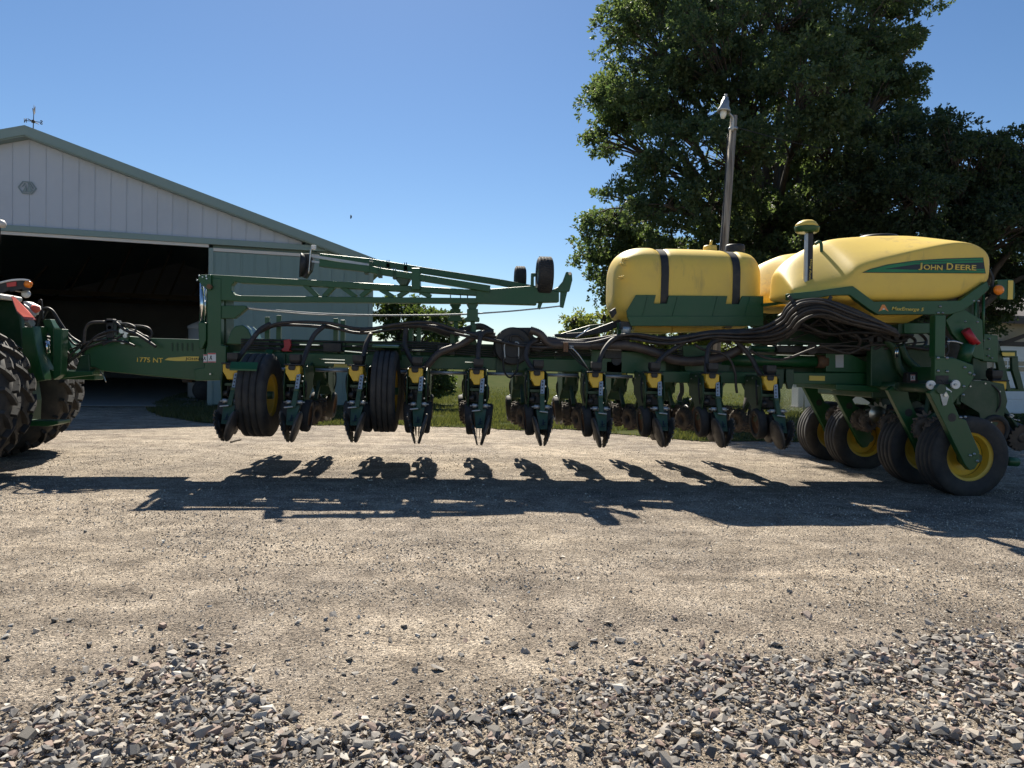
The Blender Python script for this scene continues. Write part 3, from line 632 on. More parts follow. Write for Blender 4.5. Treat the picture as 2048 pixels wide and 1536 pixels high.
def tree(name, label, base, fork_h, r0, centers, radii, ntwig, nleaf, size, m, lean=(0,0), twig_frac=0.25, group=None, spread=0.05, nsub=22, limb_r=0.16, cat='tree'):
    t = thing(name, label, cat, base, group=group)
    tw, k = leaves(centers, radii, ntwig, nleaf, size, m, 'crown', t, spread=spread, nsub=nsub)
    b = Vector(base); top = b+Vector((lean[0], lean[1], fork_h)); mb = MB()
    mb.tube([b+Vector((0,0,-.1)), b+Vector((0,0,.25)), b.lerp(top,.45)+Vector((.08,0,0)), top], r0, 14, taper=lambda q: r0*(1.45-2.2*q if q < 0.12 else 1.18-0.33*q), sub=6)
    mb.build('trunk', 'bark', t)
    mb = MB()
    for i, c in enumerate(centers):
        c = Vector(c); s = b.lerp(top, random.uniform(0.72, 1.0)); mid = s.lerp(c, 0.5)+Vector((random.uniform(-.4,.4), random.uniform(-.4,.4), 0.12*(c-s).length))
        mb.tube([s, s.lerp(mid,.5)+Vector((0,0,.1)), mid, c], limb_r, 7, sub=3, taper=lambda q: limb_r*(1-0.78*q)+0.012)
        sel = np.where(k == i)[0]; sel = sel[rng.uniform(0, 1, len(sel)) < twig_frac*0.3]
        for j in sel:
            e = Vector(tw[j]); q0 = s.lerp(c, random.uniform(.45, 1.0)); q0 = mid.lerp(c, random.uniform(.2, 1.0))
            mb.tube([q0, q0.lerp(e, .5)+Vector((0,0,.15)), e], 0.03, 4, sub=2, taper=lambda q: 0.032*(1-.8*q)+.004)
    mb.build('branches', 'bark', t)
    return t
def clumps(lst, base_depth):
    cs, rs = [], []
    for a, b, r, dz in lst:
        d = base_depth+dz; c = D(a, b, d); q = r/F_PX*d; cs.append(c); rs.append((q, q*1.15, q*0.92))
    return cs, rs
mt = [(1300,70,95,-1),(1245,190,85,0),(1225,265,62,1),(1340,190,100,-2),(1320,300,70,1),(1420,80,110,1),(1400,-60,110,0),(1330,-50,90,2),(1530,-130,110,1),(1560,30,110,-2),(1480,170,105,2),(1640,-90,110,2),(1700,40,100,0),(1795,60,60,1),(1800,130,62,-1),(1740,150,95,2),(1620,170,115,-1),(1690,270,100,1),(1560,300,110,2),(1450,290,95,-1),(1420,400,95,1),(1520,440,105,-1),(1330,410,75,0),(1245,410,70,-1),(1215,470,62,0),(1190,515,50,1),(1285,500,80,1),(1370,520,90,-2),(1480,560,90,2),(1250,575,55,0),(1290,620,50,2),(1620,430,105,2),(1600,560,90,1),(1800,-60,90,1),(1480,-200,100,0),(1620,-230,90,0),(1300,-130,70,0),(1760,200,70,0)]
mt = [(a, b, r, (dz-4.5 if (b > 60 and 1290 < a < 1760 and i % 3) else dz)) for i, (a, b, r, dz) in enumerate(mt)]
cs, rs = clumps(mt, 25.5)
bt = G(1512, 818); bt = D(1512, 818, 26.5); bt.z = 0
tree('oak_tree', 'tall broad leafy tree behind the light pole and tanks', bt, 4.6, 0.42, cs, rs, 23000, 13, 0.135, 'leaf_oak', lean=(0.4, 0), limb_r=0.17)
rt = [(1760,320,95,0),(1850,265,75,1),(1905,290,70,-1),(1960,320,75,0),(1830,390,105,-1),(1930,420,105,1),(2030,350,75,1),(2080,300,80,0),(2020,450,95,-1),(2110,420,100,0),(1740,450,90,1),(1860,500,95,0),(1980,540,80,2),(2060,540,85,1),(2190,380,110,1),(2200,520,100,0),(1700,540,80,1),(1780,600,80,2),(1900,600,60,2),(1960,640,45,2),(1680,380,80,0),(1640,620,60,3),(1690,660,55,3),(1600,650,45,3),(1760,680,50,3)]
cs, rs = clumps(rt, 21.5)
bt2 = D(1905, 800, 22.5); bt2.z = 0
tree('maple_tree', 'darker rounded tree at the right edge above the seed tanks', bt2, 3.2, 0.34, cs, rs, 15000, 13, 0.12, 'leaf_dark', limb_r=0.14)
lt = [(775,620,32,0),(815,615,30,1),(790,670,36,0),(850,640,34,0),(890,655,30,-1),(870,690,34,1),(820,720,38,0),(870,760,34,0),(800,770,30,1),(905,640,20,0)]
cs, rs = clumps(lt, 25.5); b3 = D(835, 810, 25.6); b3.z = 0
tree('small_tree', 'small ragged tree just right of the barn corner', b3, 1.5, 0.11, cs, rs, 1300, 11, 0.15, 'leaf_mid', spread=0.05, limb_r=0.05, twig_frac=1.0)
wt = [(1150,640,26,0),(1180,655,30,1),(1210,630,26,-1),(1160,680,30,0),(1230,670,28,0),(1135,665,18,0)]
cs, rs = clumps(wt, 30); b4 = D(1185, 790, 30); b4.z = 0
tree('willow_shrub', 'pale sparse shrub against the sky left of the strapped tank', b4, 1.3, 0.08, cs, rs, 420, 10, 0.16, 'leaf_pale', spread=0.05, limb_r=0.04, twig_frac=1.2, cat='shrub')
wt = [(1270,655,30,0),(1320,660,32,1),(1370,655,30,0),(1420,660,32,-1),(1460,650,30,0),(1300,690,30,0),(1400,690,34,0),(1350,700,30,0),(1470,690,30,1)]
cs, rs = clumps(wt, 31); b5 = D(1360, 790, 31); b5.z = 0
tree('privet_shrub', 'pale leafy shrub mass seen under the strapped tank', b5, 1.2, 0.10, cs, rs, 1100, 10, 0.17, 'leaf_pale', spread=0.05, limb_r=0.05, cat='shrub')
sh = [(1375,815,20,0),(1405,812,20,0),(1390,835,24,0),(1420,835,18,0)]
cs, rs = clumps(sh, 19.5); b6 = D(1395, 850, 19.5); b6.z = 0
tree('low_bush', 'low dark bush in the grass under the row units, left of the trunk', b6, 0.25, 0.03, cs, rs, 420, 10, 0.09, 'leaf_dark', spread=0.03, limb_r=0.015, cat='bush')
sh = [(2015,850,24,0),(2045,845,26,0),(2080,850,30,0)]
cs, rs = clumps(sh, 20); b7 = D(2040, 862, 20); b7.z = 0
tree('garden_bush', 'low green bush at the right edge before the garage door', b7, 0.25, 0.03, cs, rs, 420, 10, 0.10, 'leaf_mid', spread=0.03, limb_r=0.015, cat='bush')
# ================================================================== LIGHT POLE
pd = 17.0
pb = D(1418, 868, pd); pb.z = -0.02; ptp = D(1468, 232, pd)
lp = thing('light_pole', 'leaning grey wooden pole with a yard lamp before the big tree', 'light pole', (pb.x, pb.y, 0))
MB().tube([pb, pb.lerp(ptp,.5), ptp], 0.13, 14, 0.08, raw=True).build('pole', 'pole_wood', lp)
k = pd/F_PX
a0, a1, a2 = D(1465, 262, pd-.1), D(1466, 238, pd-.15), D(1450, 222, pd-.3)
MB().tube([a0, a1, a1.lerp(a2,.5)+Vector((0,0,.03)), a2], 0.03, 8).build('lamp_arm', 'galvanised', lp)
lc = D(1449, 213, pd-.3)
lamp = MB().lathe([(0.0,.21),(.06,.21),(.065,.14),(.09,.13),(.10,.02),(.15,-.08),(.155,-.13),(.12,-.13),(.11,-.06),(0,-.05)], lc, (0.12,0,1), 20).build('lamp_head', 'galvanised', lp)
MB().lathe([(.075,-.10),(.07,-.2),(.045,-.27),(.0,-.29)], lc, (0.12,0,1), 16).build('lamp_globe', 'lamp_glass', lamp)
MB().cyl(lc+Vector((.02,0,.20)), lc+Vector((.025,0,.28)), 0.035, n=10).build('photocell', 'box_grey', lamp)
kb = D(1466, 258, pd); MB().cyl(kb-Vector((0,0,.03)), kb+Vector((0,0,.03)), 0.11, n=14).build('clamp_band', 'galvanised', lp)
kk = D(1444, 470, pd-.17); MB().tube([a0+Vector((-.09,.05,-.05)), D(1448,400,pd-.17), kk, D(1424,700,pd-.19)], 0.014, 6).build('conduit', 'black', lp)
cab = [D(1473, 255, pd), D(1600, 288, 19.0), D(1750, 317, 21.0), D(1900, 335, 23.0), D(2060, 346, 25.0), D(2300, 330, 28.0)]
tag(MB().tube(cab, 0.012, 5).build('power_cable', 'black'), 'thin power cable running from the pole across the tree to the right', 'cable')
bd = D(702, 434, 30); bird = MB()
bird.lathe([(0,-.09),(.02,-.07),(.035,0),(.025,.06),(0,.09)], bd, (0.1,.3,1), 8)
bird.poly([bd+Vector((0,0,.03)), bd+Vector((.03,.02,-.02)), bd+Vector((.01,.1,.09))], (0.006,0,0)).poly([bd+Vector((0,0,.03)), bd+Vector((-.03,-.02,-.02)), bd+Vector((-.01,-.1,.08))], (0.006,0,0))
tag(bird.build('bird', 'iron'), 'tiny dark bird flying in the clear sky above the barn roof end', 'bird')
# ================================================================== PLANTER
planter = thing('planter', 'long green folded row planter with yellow tanks, hitched to the tractor', 'planter', (1.6, 10.3, 0))
def pl(mb, name, m, bevel=0.006, parent=None, **k): return mb.build(name, m, parent or planter, bevel=bevel, **k)
def strip(mb, pts, Y, hpx, w, up=(0,0,1)):          # bar following pixels, height in pixels
    q = [P(a, b, Y) for a, b in pts]; h = hpx*Y/F_PX
    for i in range(len(q)-1): mb.bar(q[i], q[i+1], w, h)
    return mb
def pxcyl(a, b, Y0, Y1, rpx, n=16):
    p = P(a, b, Y0); q = Vector((p.x, Y1, p.z)); return MB().cyl(p, q, rpx*Y0/F_PX, n=n)
UX = [0.589+0.762*(i-4.5) for i in range(10)]; YH = 9.2
# ---------------- row unit meshes (local: x right, y into the scene, z up from ground)
def gear(r, ri, n, th, jag=0.5):
    pts = []
    for i in range(n):
        a = 2*math.pi*i/n; d = 2*math.pi/n
        pts += [(ri*math.cos(a), ri*math.sin(a)), (r*math.cos(a+d*jag), r*math.sin(a+d*jag)), (r*0.97*math.cos(a+d*(jag+.22)), r*.97*math.sin(a+d*(jag+.22)))]
    return MB().prism(pts, -th/2, th/2)             # axis along y
def turned(mb, axis, c):                            # y-axis mesh turned to another axis
    q = Vector((0,1,0)).rotation_difference(Vector(axis).normalized()); c = Vector(c)
    mb.v = [tuple(q @ Vector(v)+c) for v in mb.v]; return mb
def unit_meshes(mirror):
    s = -1 if mirror else 1; M = []
    b = MB()
    for x in (-.125, .115):
        pts = [(.04,1.40),(.30,1.44),(.62,1.42),(.62,1.16),(.36,1.02),(.32,.84),(.16,.80),(.02,.98),(-.02,1.18)]
        v = [(x, y, z) for y, z in pts]; n = len(pts)
        b.poly(v, (.014, 0, 0))
    b.box(-.11,.115,.30,.34,.98,1.36).box(-.10,.10,.05,.30,1.16,1.20).box(-.11,.11,.60,.66,1.12,1.44)
    for x in (-.09, .09):
        b.bar((x,.5,1.38),(x,.82,1.46),.03,.05).bar((x,.5,1.14),(x,.82,1.34),.03,.05)
    b.bar((0,.62,1.2),(0,.95,.92),.05,.06).bar((0,.36,.95),(0,.2,.72),.05,.07)
    M.append(('row_unit','dark_green',b,.004))
    h = MB().prism([(-.10,1.432),(.075,1.432),(.078,1.335),(.034,1.315),(.028,1.245),(-.05,1.245),(-.06,1.275),(-.10,1.34)], -.02, .17)
    M.append(('hopper','yellow',h,.008))
    l = MB().box(-.118,.096,-.045,.19,1.434,1.452); l.prism([(-.062,1.434),(.024,1.434),(.024,1.395),(.010,1.375),(-.048,1.375),(-.062,1.395)], -.042, -.021)
    M.append(('hopper_lid','black',l,.005))
    f = MB().loft([[(-.045,.02,1.452),(.055,.02,1.452),(.055,.13,1.452),(-.045,.13,1.452)],[(-.06,.0,1.50),(.07,.0,1.50),(.07,.15,1.50),(-.06,.15,1.50)],[(-.06,.0,1.575),(.07,.0,1.575),(.07,.15,1.575),(-.06,.15,1.575)]], smooth=False)
    M.append(('inlet_box','black',f,.006))
    st = MB().bar((.062,-.005,1.33),(.05,-.07,1.13),.052,.012,up=(0,1,0))
    M.append(('index_strip','galvanised',st,.003))
    d = MB()
    for k in range(4):
        z = 1.30-k*.042; d.cyl((.056-.003*k,-.022-.0135*k,z),(.056-.003*k,-.03-.0135*k,z),.009,n=8)
    M.append(('pin','black',d,0))
    a = MB().bar((.048,-.06,1.13),(.04,-.20,.92),.056,.05,up=(0,1,0)); a.poly([(-.035,-.195,.935),(.115,-.195,.935),(.105,-.25,.87),(.088,-.37,.72),(-.012,-.37,.72),(-.028,-.25,.87)], (0,.05,.02))
    a.box(.02,.078,-.10,.1,1.12,1.15)
    M.append(('closing_arm','dusty_green',a,.004))
    ar = MB(); o = Vector((.04,-.315,.798)); up = Vector((0,.12,.150)).normalized(); rt = Vector((1,0,0)); nn = Vector((0,-.004,.0032))
    def A(x, y): return o+rt*x+up*y+nn
    ar.poly([A(-.006,.05),A(.008,.05),A(.006,-.03),A(-.006,-.03)], nn*.6).poly([A(-.03,-.045),A(.028,-.035),A(.028,-.026),A(-.03,-.036)], nn*.6).poly([A(-.012,-.018),A(.03,.002),A(.028,.012),A(-.012,-.006)], nn*.6)
    M.append(('setting_mark','decal_dark',ar,0))
    hd = MB().bar((-.085*s+.02,-.245,.925),(.02*s+.02,-.225,.935),.03,.018)
    M.append(('lever','galvanised',hd,.006))
    sp = MB().cyl((-.06,-.14,.985),(.005,-.14,.985),.026,n=12).cyl((.07,-.14,.985),(.135,-.14,.985),.026,n=12).cyl((-.09,-.14,.985),(.165,-.14,.985),.009,n=8)
    M.append(('spring','galvanised',sp,0))
    T = math.radians(15)
    for sd in (-1, 1):
        ax = (math.cos(T), 0, -sd*math.sin(T)); c = (.035+sd*.072,-.335-.02*sd*s,.70)
        if sd*s < 0:
            w = turned(gear(.195,.160,18,.016,.35), ax, c); w.lathe([(.0,.018),(.05,.018),(.07,.01),(.07,-.01),(.05,-.018),(0,-.018)], c, ax, 16)
        else:
            w = MB().lathe([(.0,.028),(.06,.028),(.08,.020),(.183,.016),(.194,.0),(.183,-.016),(.08,-.020),(.06,-.028),(0,-.028)], c, ax, 28)
        M.append(('closing_wheel','disc_steel',w,0))
    for sd in (-1, 1):
        c = Vector((.02+sd*.115,.14,.80)); ax = Vector((1,0,-.10*sd)).normalized()
        w = MB().lathe([(.135,-.05),(.185,-.055),(.203,-.035),(.205,.035),(.188,.055),(.135,.05)], c, ax, 28, closed=True)
        M.append(('gauge_wheel','rubber',w,0))
        w = MB().lathe([(.0,-.03),(.03,-.03),(.04,-.022),(.10,-.012),(.137,-.044),(.137,.044),(.10,.012),(.04,.022),(.03,.03),(0,.03)], c, ax, 24)
        M.append(('wheel_hub','rusty',w,0))
    w = MB()
    for sd in (-1, 1): w.lathe([(0,.004),(.185,.003),(.19,0),(.185,-.003),(0,-.004)], (.02+sd*.024,.06,.745), (1,0,-.05*sd), 28)
    M.append(('opener_disc','disc_steel',w,0))
    for sd in (-1, 1):
        c = Vector((.0+sd*.085,.93,.78)); ax = Vector((1,-.35*sd,-.12*sd)).normalized(); w = MB().lathe([(.06,-.05),(.14,-.055),(.158,-.025),(.158,.025),(.14,.055),(.06,.05)], c, ax, 22, closed=True)
        u = ax.cross(Vector((0,0,1))).normalized(); vv = ax.cross(u)
        for j in range(14):
            for q in (-1, 1):
                g = 2*math.pi*(j+.25*q)/14; p = c+(u*math.cos(g)+vv*math.sin(g))*.165; tn = -u*math.sin(g)+vv*math.cos(g)
                w.bar(p+ax*.004*q-tn*0, p+ax*.05*q+tn*.018, .018, .016, up=(p-c))
        M.append(('row_cleaner','dusty_rubber',w,0))
    k = MB().cyl((-.06,.16,1.13),(.06,.16,1.13),.085,n=18).box(-.075,.08,.08,.28,1.02,1.18).cyl((-.10,.05,1.07),(-.03,.02,1.07),.04,n=12).tube([(.09,.1,1.3),(.14,.06,1.2),(.13,.08,1.05),(.09,.15,1.0)],.012,6,sub=3).tube([(-.1,.25,1.42),(-.15,.12,1.3),(-.14,.1,1.1),(-.08,.2,.95)],.011,6,sub=3)
    M.append(('seed_meter','black',k,0))
    b2 = MB()
    for (x, y, z) in [(-.128,.3,1.40),(-.128,.5,1.36),(-.128,.1,1.3),(-.128,.2,.9)]: b2.cyl((x-.012,y,z),(x,y,z),.012,n=6)
    for (x, z) in [(-.085,1.08),(.10,1.05),(-.09,1.33),(.10,1.24),(.108,.98)]: b2.cyl((x,.03 if z > 1 else .0,z),(x,.05,z),.011,n=6)
    M.append(('bolt','steel',b2,0))
    return [(n, mb.mesh(n, m), bv) for n, m, mb, bv in M]
UA, UB = unit_meshes(False), unit_meshes(True)
def place_unit(x, y, rz, ms):
    first = None
    for n, me, bv in ms:
        o = bpy.data.objects.new(n, me); COL.objects.link(o)
        if bv:
            bb = o.modifiers.new('bevel','BEVEL'); bb.width = bv; bb.segments = 1; bb.limit_method = 'ANGLE'; bb.angle_limit = .6
        if first is None:
            first = o; o.parent = planter; o.matrix_parent_inverse = Matrix.Translation(-planter.location); o.location = (x, y, 0); o.rotation_euler = (0, 0, rz)
        else:
            o.parent = first
            if n in ('bolt', 'pin', 'setting_mark', 'spring'): o['kind'] = 'stuff'
    return first
for i, x in enumerate(UX): place_unit(x+random.uniform(-.012,.012), YH+random.uniform(-.02,.02), math.radians(random.uniform(-2,2)), UA if i < 5 else UB).location.z = random.uniform(-.012,.012)
for i in range(10): place_unit(UX[i]-.05, 11.72, math.pi, UA)
# ---------------- wing toolbars, rails and posts
xl, xr = UX[0]-.22, P(1735, 730, 9.9).x
pl(MB().box(xl, P(1330,720,9.9).x, 9.95, 10.13, 1.42, 1.60), 'wing_toolbar', 'green', .012)
pl(MB().box(xl, P(1330,720,9.9).x, 10.72, 10.90, 1.42, 1.60), 'wing_toolbar', 'green', .012)
pl(MB().box(xl-.05, P(1330,720,9.9).x, 10.05, 10.17, 1.70, 1.78), 'upper_rail', 'green', .008)
pl(MB().box(xl-.05, P(1330,720,9.9).x, 10.74, 10.86, 1.66, 1.78), 'upper_rail', 'green', .008)
for i in range(9):
    x = (UX[i]+UX[i+1])/2
    pl(MB().box(x-.05, x+.05, 10.06, 10.14, 1.60, 1.70), 'rail_bracket', 'dark_green', .006)
    pl(MB().cyl((UX[i]+.13, 9.86, 1.375), (UX[i+1]-.14, 9.86, 1.375), .024, n=10), 'drive_shaft', 'galvanised', 0)
    if i % 2 == 0: pl(MB().box(x-.12, x+.1, 9.90, 9.955, 1.36, 1.58), 'mounting_plate', 'dark_green', .006)
    if i in (1, 3, 4, 6): pl(MB().box(x-.16, x+.08, 9.86, 9.95, 1.62, 1.74), 'valve_block', 'black', .008)
for (a0, a1, b0, b1) in [(664,698,729,735),(1224,1257,747,754),(1619,1650,752,761)]:
    q0, q1 = P(a0, b1, 9.8), P(a1, b0, 9.8); pl(MB().box(q0.x, q1.x, 9.80 if a0 > 1500 else 9.94, 9.949, q0.z, q1.z), 'reflector', 'decal_yellow', 0)
for (a, b) in [(535,634),(558,631),(672,637),(686,640),(822,655),(838,650),(905,655),(948,650)]:
    p = P(a, b, 10.0); pl(MB().box(p.x-.03, p.x+.03, 9.98, 10.045, 1.6, p.z), 'hose_post', 'green', .004)
for (a0, b0, a1, b1) in [(600,689,640,690),(705,692,735,694),(780,701,800,702),(640,718,690,720),(930,724,960,725),(1110,705,1130,706),(690,702,735,706),(820,700,850,699),(870,703,900,704),(1080,712,1105,711),(650,725,690,726)]:
    p, q = P(a0, b0, 9.93), P(a1, b1, 9.93); pl(MB().bar(p, q, .03, .012), 'hydraulic_line', 'chrome', 0)
for k in range(5):
    z = 1.64+.03*k; pts = [(xl+.1, 9.97, z), (-1.6, 9.93, z-.03*(k % 2)), (-.5, 9.9, z+.02), (.6, 9.93, z-.03), (1.5, 9.9, z+.015), (2.6, 9.95, z), (3.6, 9.9, z-.02)]
    pl(MB().tube(pts, .013, 6), 'hydraulic_hose', 'black', 0)
# red valve
q = P(572, 694, 9.95); pl(MB().prism(pz([(567,680),(580,678),(582,690),(578,700),(584,703),(566,703),(562,700),(568,694)], 9.88), 9.88, 9.95), 'red_lever_block', 'red_paint', .006)
# gusset hood at left end
pl(MB().prism(pz([(452,688),(462,662),(470,652),(486,650),(496,658),(506,680),(506,690)], 10.0), 10.0, 10.5), 'end_hood', 'green', .012)
# ---------------- wing gauge wheels
def ribbed_tyre(c, ax, R, w, ribs=4, rim=.30, name='lift_wheel', tyre_m='rubber', parent=None, rim_side=1):
    h = w/2; prof = [(rim,-h*.80),(R*.80,-h*.99),(R*.93,-h*.93)]
    n = ribs; x0 = -h*.86; st = 2*h*.86/n; g = st*.14
    for i in range(n):
        a = x0+i*st; rr = R*(1-.018*((a+st/2)/h)**2)
        prof += [(rr-.03 if i else rr-.008, a+.001), (rr, a+g*.5), (rr, a+st-g*1.2), (rr-.03 if i < n-1 else rr-.008, a+st-g*.6)]
    prof += [(R*.93,h*.93),(R*.80,h*.99),(rim,h*.80)]
    t = MB().lathe(prof, c, ax, 48).build(name, tyre_m, parent or planter)
    r2 = MB().lathe([(rim+.012,-h*.82),(rim+.02,-h*.74),(rim-.03,-h*.62),(rim-.06,-h*.3),(rim-.05,h*.1),(rim*.62,h*.16),(rim*.5,h*.05),(.08,h*.05),(.075,h*.2),(0,h*.2)], c, ax, 40)
    r2.lathe([(rim+.012,h*.82),(rim+.02,h*.74),(rim-.03,h*.62),(rim-.05,h*.15)], c, ax, 40)
    r2.build('rim', 'yellow', t, auto=35); return t
for (a, b, Rp, wp) in [(527,790,80,72),(778,782,76,62)]:
    Yc = 9.42; c = P(a-6, b, Yc); ribbed_tyre(c, (1,0,0), .53, .37 if a < 600 else .31, 4, .27)
    pl(MB().bar(c+Vector((-.04,0,0)), c+Vector((-.02,.55,.55)), .1, .12), 'wheel_arm', 'green', .01)
    pl(MB().cyl(c-Vector((.1,0,0)), c+Vector((.16,0,0)), .05, n=14), 'hub', 'dark_green', 0)
    ribbed_tyre(Vector((c.x-.05, 11.35, c.z)), (1,0,0), .53, .34, 4, .27)
    pl(MB().bar((c.x-.08, 11.35, c.z), (c.x-.06, 10.85, c.z+.5), .1, .12), 'wheel_arm', 'green', .01)
    # mud guard strip over the tread
    mb = MB(); sec = []; gl, gr = (-.24, .08) if a < 600 else (-.17, .16)
    for k in range(7):
        g = math.radians(33+k*1.8 if a < 600 else 75+k*10); y = c.y-math.cos(g)*.575; z = c.z+math.sin(g)*.575; sec.append((y, z))
    for k in range(6): mb.add([(c.x+gl,*sec[k]),(c.x+gr,*sec[k]),(c.x+gr,*sec[k+1]),(c.x+gl,*sec[k+1]),(c.x+gl,sec[k][0]-.0,sec[k][1]+.02),(c.x+gr,sec[k][0],sec[k][1]+.02),(c.x+gr,sec[k+1][0],sec[k+1][1]+.02),(c.x+gl,sec[k+1][0],sec[k+1][1]+.02)], [(0,1,2,3),(7,6,5,4),(0,4,5,1),(1,5,6,2),(2,6,7,3),(3,7,4,0)])
    pl(mb, 'scraper_guard', 'green', 0)
# ---------------- tongue and hitch
Yt0, Yt1 = 10.25, 10.60
pl(MB().box(P(412,720,10.28).x, P(1330,720,10.28).x, 10.30, 10.56, 1.47, 1.755), 'main_tongue', 'dark_green', .012)
tongue = pl(MB().prism(pz([(168,705),(178,690),(205,676),(235,670),(262,673),(300,676),(410,679),(410,762),(300,752),(205,742),(190,735),(168,732)], Yt0), Yt0, Yt1), 'tongue', 'green', .012)
q = P(300, 722, Yt0-.004); w = P(326, 722, Yt0).x-P(274, 722, Yt0).x
text_obj('1775 NT', 'decal_yellow', planter, P(274, 724, Yt0-.001), (1,0,-.01), (0,0,1), 9.5*Yt0/F_PX, 'model_lettering', width=w, depth=.003, bold=.02)
pl(MB().prism(pz([(329,720),(336,716),(370,713),(398,713),(398,722),(352,722)], Yt0), Yt0-.006, Yt0-.001), 'yellow_stripe', 'decal_yellow', 0)
text_obj('JOHN DEERE', 'decal_dark', planter, P(371, 721.5, Yt0-.0065), (1,0,-.01), (0,0,1), 6.5*Yt0/F_PX, 'maker_lettering', width=58*Yt0/F_PX, depth=.002, bold=.01)
for k in range(5): a = 343+k*10; pl(MB().prism(pz([(a,686),(a+3,686),(a+3,702),(a,700)], Yt0), Yt0-.012, Yt0-.001), 'louver', 'dark_green', 0)
pl(MB().prism(pz([(100,742),(190,738),(190,760),(110,758)], 10.3), 10.3, 10.55), 'drawbar', 'green', .01)
pl(MB().prism(pz([(160,712),(178,708),(180,744),(150,744)], 10.22), 10.22, 10.62), 'hitch_plate', 'dark_green', .01)
pl(MB().cyl(P(186,748,10.42), P(205,748,10.42), .02, n=10), 'pin', 'steel', 0)
pl(MB().tube([P(200,742,10.4), P(207,752,10.4), P(212,764,10.4)], .008, 6), 'chain_hook', 'steel', 0)
# hydraulic manifold and hoses over the tongue
pl(pxcyl(219, 655, 10.2, 10.32, 5, 12).box(*(lambda p: (p.x-.05, p.x+.05, 10.2, 10.3, p.z-.13, p.z+.13))(P(219,657,10.2))), 'filter_canister', 'black', .01)
pl(MB().prism(pz([(212,641),(236,641),(238,646),(214,646)], 10.22), 10.2, 10.32), 'manifold_cap', 'black', .004)
pl(MB().prism(pz([(236,656),(254,656),(258,668),(256,688),(236,688)], 10.2), 10.2, 10.24), 'manifold_plate', 'green', .006)
for (a, b, r) in [(245,684,4),(243,662,5),(252,664,5),(250,672,4)]: pl(pxcyl(a, b, 10.15, 10.2, r, 10), 'fitting', 'steel', 0)
hh = [[(168,690),(170,660),(182,646),(210,644)],[(136,724),(160,705),(190,675),(220,662),(240,664)],[(134,728),(150,715),(175,696),(205,685),(235,676),(252,664)],[(140,700),(165,690),(200,676),(225,668)],[(232,645),(250,660),(272,668),(292,680),(312,694)],[(236,648),(256,648),(270,655),(268,664),(240,656)],[(250,652),(280,652),(298,657),(304,668),(300,676)],[(255,668),(290,672),(300,680)],[(70,670),(80,630),(90,617),(105,622),(122,648),(140,672),(162,687)],[(84,640),(100,620),(118,650),(145,686),(160,690)],[(132,736),(140,712),(160,694),(180,684),(215,678)],[(240,668),(262,660),(285,670),(308,690)],[(205,690),(225,682),(250,684),(270,692)]]
for i, h in enumerate(hh):
    Yq = 10.14+.03*(i % 4); pl(MB().tube([P(a, b, Yq) for a, b in h], .020 if i in (0,4,8) else .015, 8), 'hydraulic_hose', 'hose' if i in (0,) else 'black', 0)
# ---------------- fold mast
Ym0, Ym1 = 9.98, 10.12
mast = pl(MB().prism(pz([(414,556),(442,556),(442,690),(452,692),(452,760),(390,762),(388,738),(408,735),(411,700),(414,690)], Ym0), Ym0, Ym1), 'fold_mast', 'green', .010)
pl(MB().prism(pz([(440,592),(452,592),(452,688),(440,688)], 10.15), 10.15, 10.5), 'mast_rear', 'dark_green', .008)
pl(MB().prism(pz([(414,556),(442,556),(442,690),(414,690)], 10.7), 10.7, 10.84), 'fold_mast', 'green', .010)
pl(MB().cyl(P(404,566,10.0), P(404,650,10.0), .028, n=12), 'cylinder_rod', 'chrome', 0)
pl(MB().cyl(P(411,572,10.06), P(411,650,10.06), .016, n=10), 'cylinder_rod', 'chrome', 0)
pl(MB().prism(pz([(396,645),(412,645),(412,680),(404,698),(398,698)], 9.95), 9.95, 10.08), 'cylinder_barrel', 'green', .01)
pl(MB().prism(pz([(397,552),(402,549),(422,549),(422,580),(414,580),(400,566),(396,560)], 9.94), 9.94, 9.975), 'pivot_plate', 'green', .008)
pl(pxcyl(418, 573, 9.93, 9.975, 5), 'pivot_pin', 'rusty', 0)
for (a, b) in [(398,551),(405,554),(412,552),(413,557),(394,560),(420,748)]: pl(pxcyl(a, b, 9.92, 9.94, 1.6, 8), 'bolt', 'steel', 0)
def sticker(a0, a1, b0, b1, Y):
    s = pl(MB().prism(pz([(a0,b0),(a1,b0),(a1,b1),(a0,b1)], Y), Y-.004, Y-.001), 'warning_sticker', 'sticker_white', 0)
    h = (b1-b0)*.14
    MB().prism(pz([(a0+.3,b0+.3),(a1-.3,b0+.3),(a1-.3,b0+h),(a0+.3,b0+h)], Y), Y-.0055, Y-.0042).build('red_band', 'sticker_red', s)
    MB().prism(pz([(a0+.3,b1-h*.8),(a1-.3,b1-h*.8),(a1-.3,b1-.3),(a0+.3,b1-.3)], Y), Y-.0055, Y-.0042).build('red_band', 'sticker_red', s)
    cx, cy, k = (a0+a1)/2-(a1-a0)*.1, (b0+b1)/2, (b1-b0)*.16
    MB().prism(pz([(cx-k*.4,cy-k*1.4),(cx+k*.5,cy-k*1.4),(cx+k*.3,cy-.2*k),(cx+k*.9,cy+k*1.4),(cx+k*.3,cy+k*1.3),(cx-.2*k,cy+k*.3),(cx-k*.7,cy+k*1.4),(cx-k*1.1,cy+k*1.2),(cx-k*.5,cy)], Y), Y-.0055, Y-.0042).build('pictogram', 'decal_dark', s)
sticker(415.5, 432, 706, 725, Ym0); sticker(407, 414, 709, 725, Ym0)
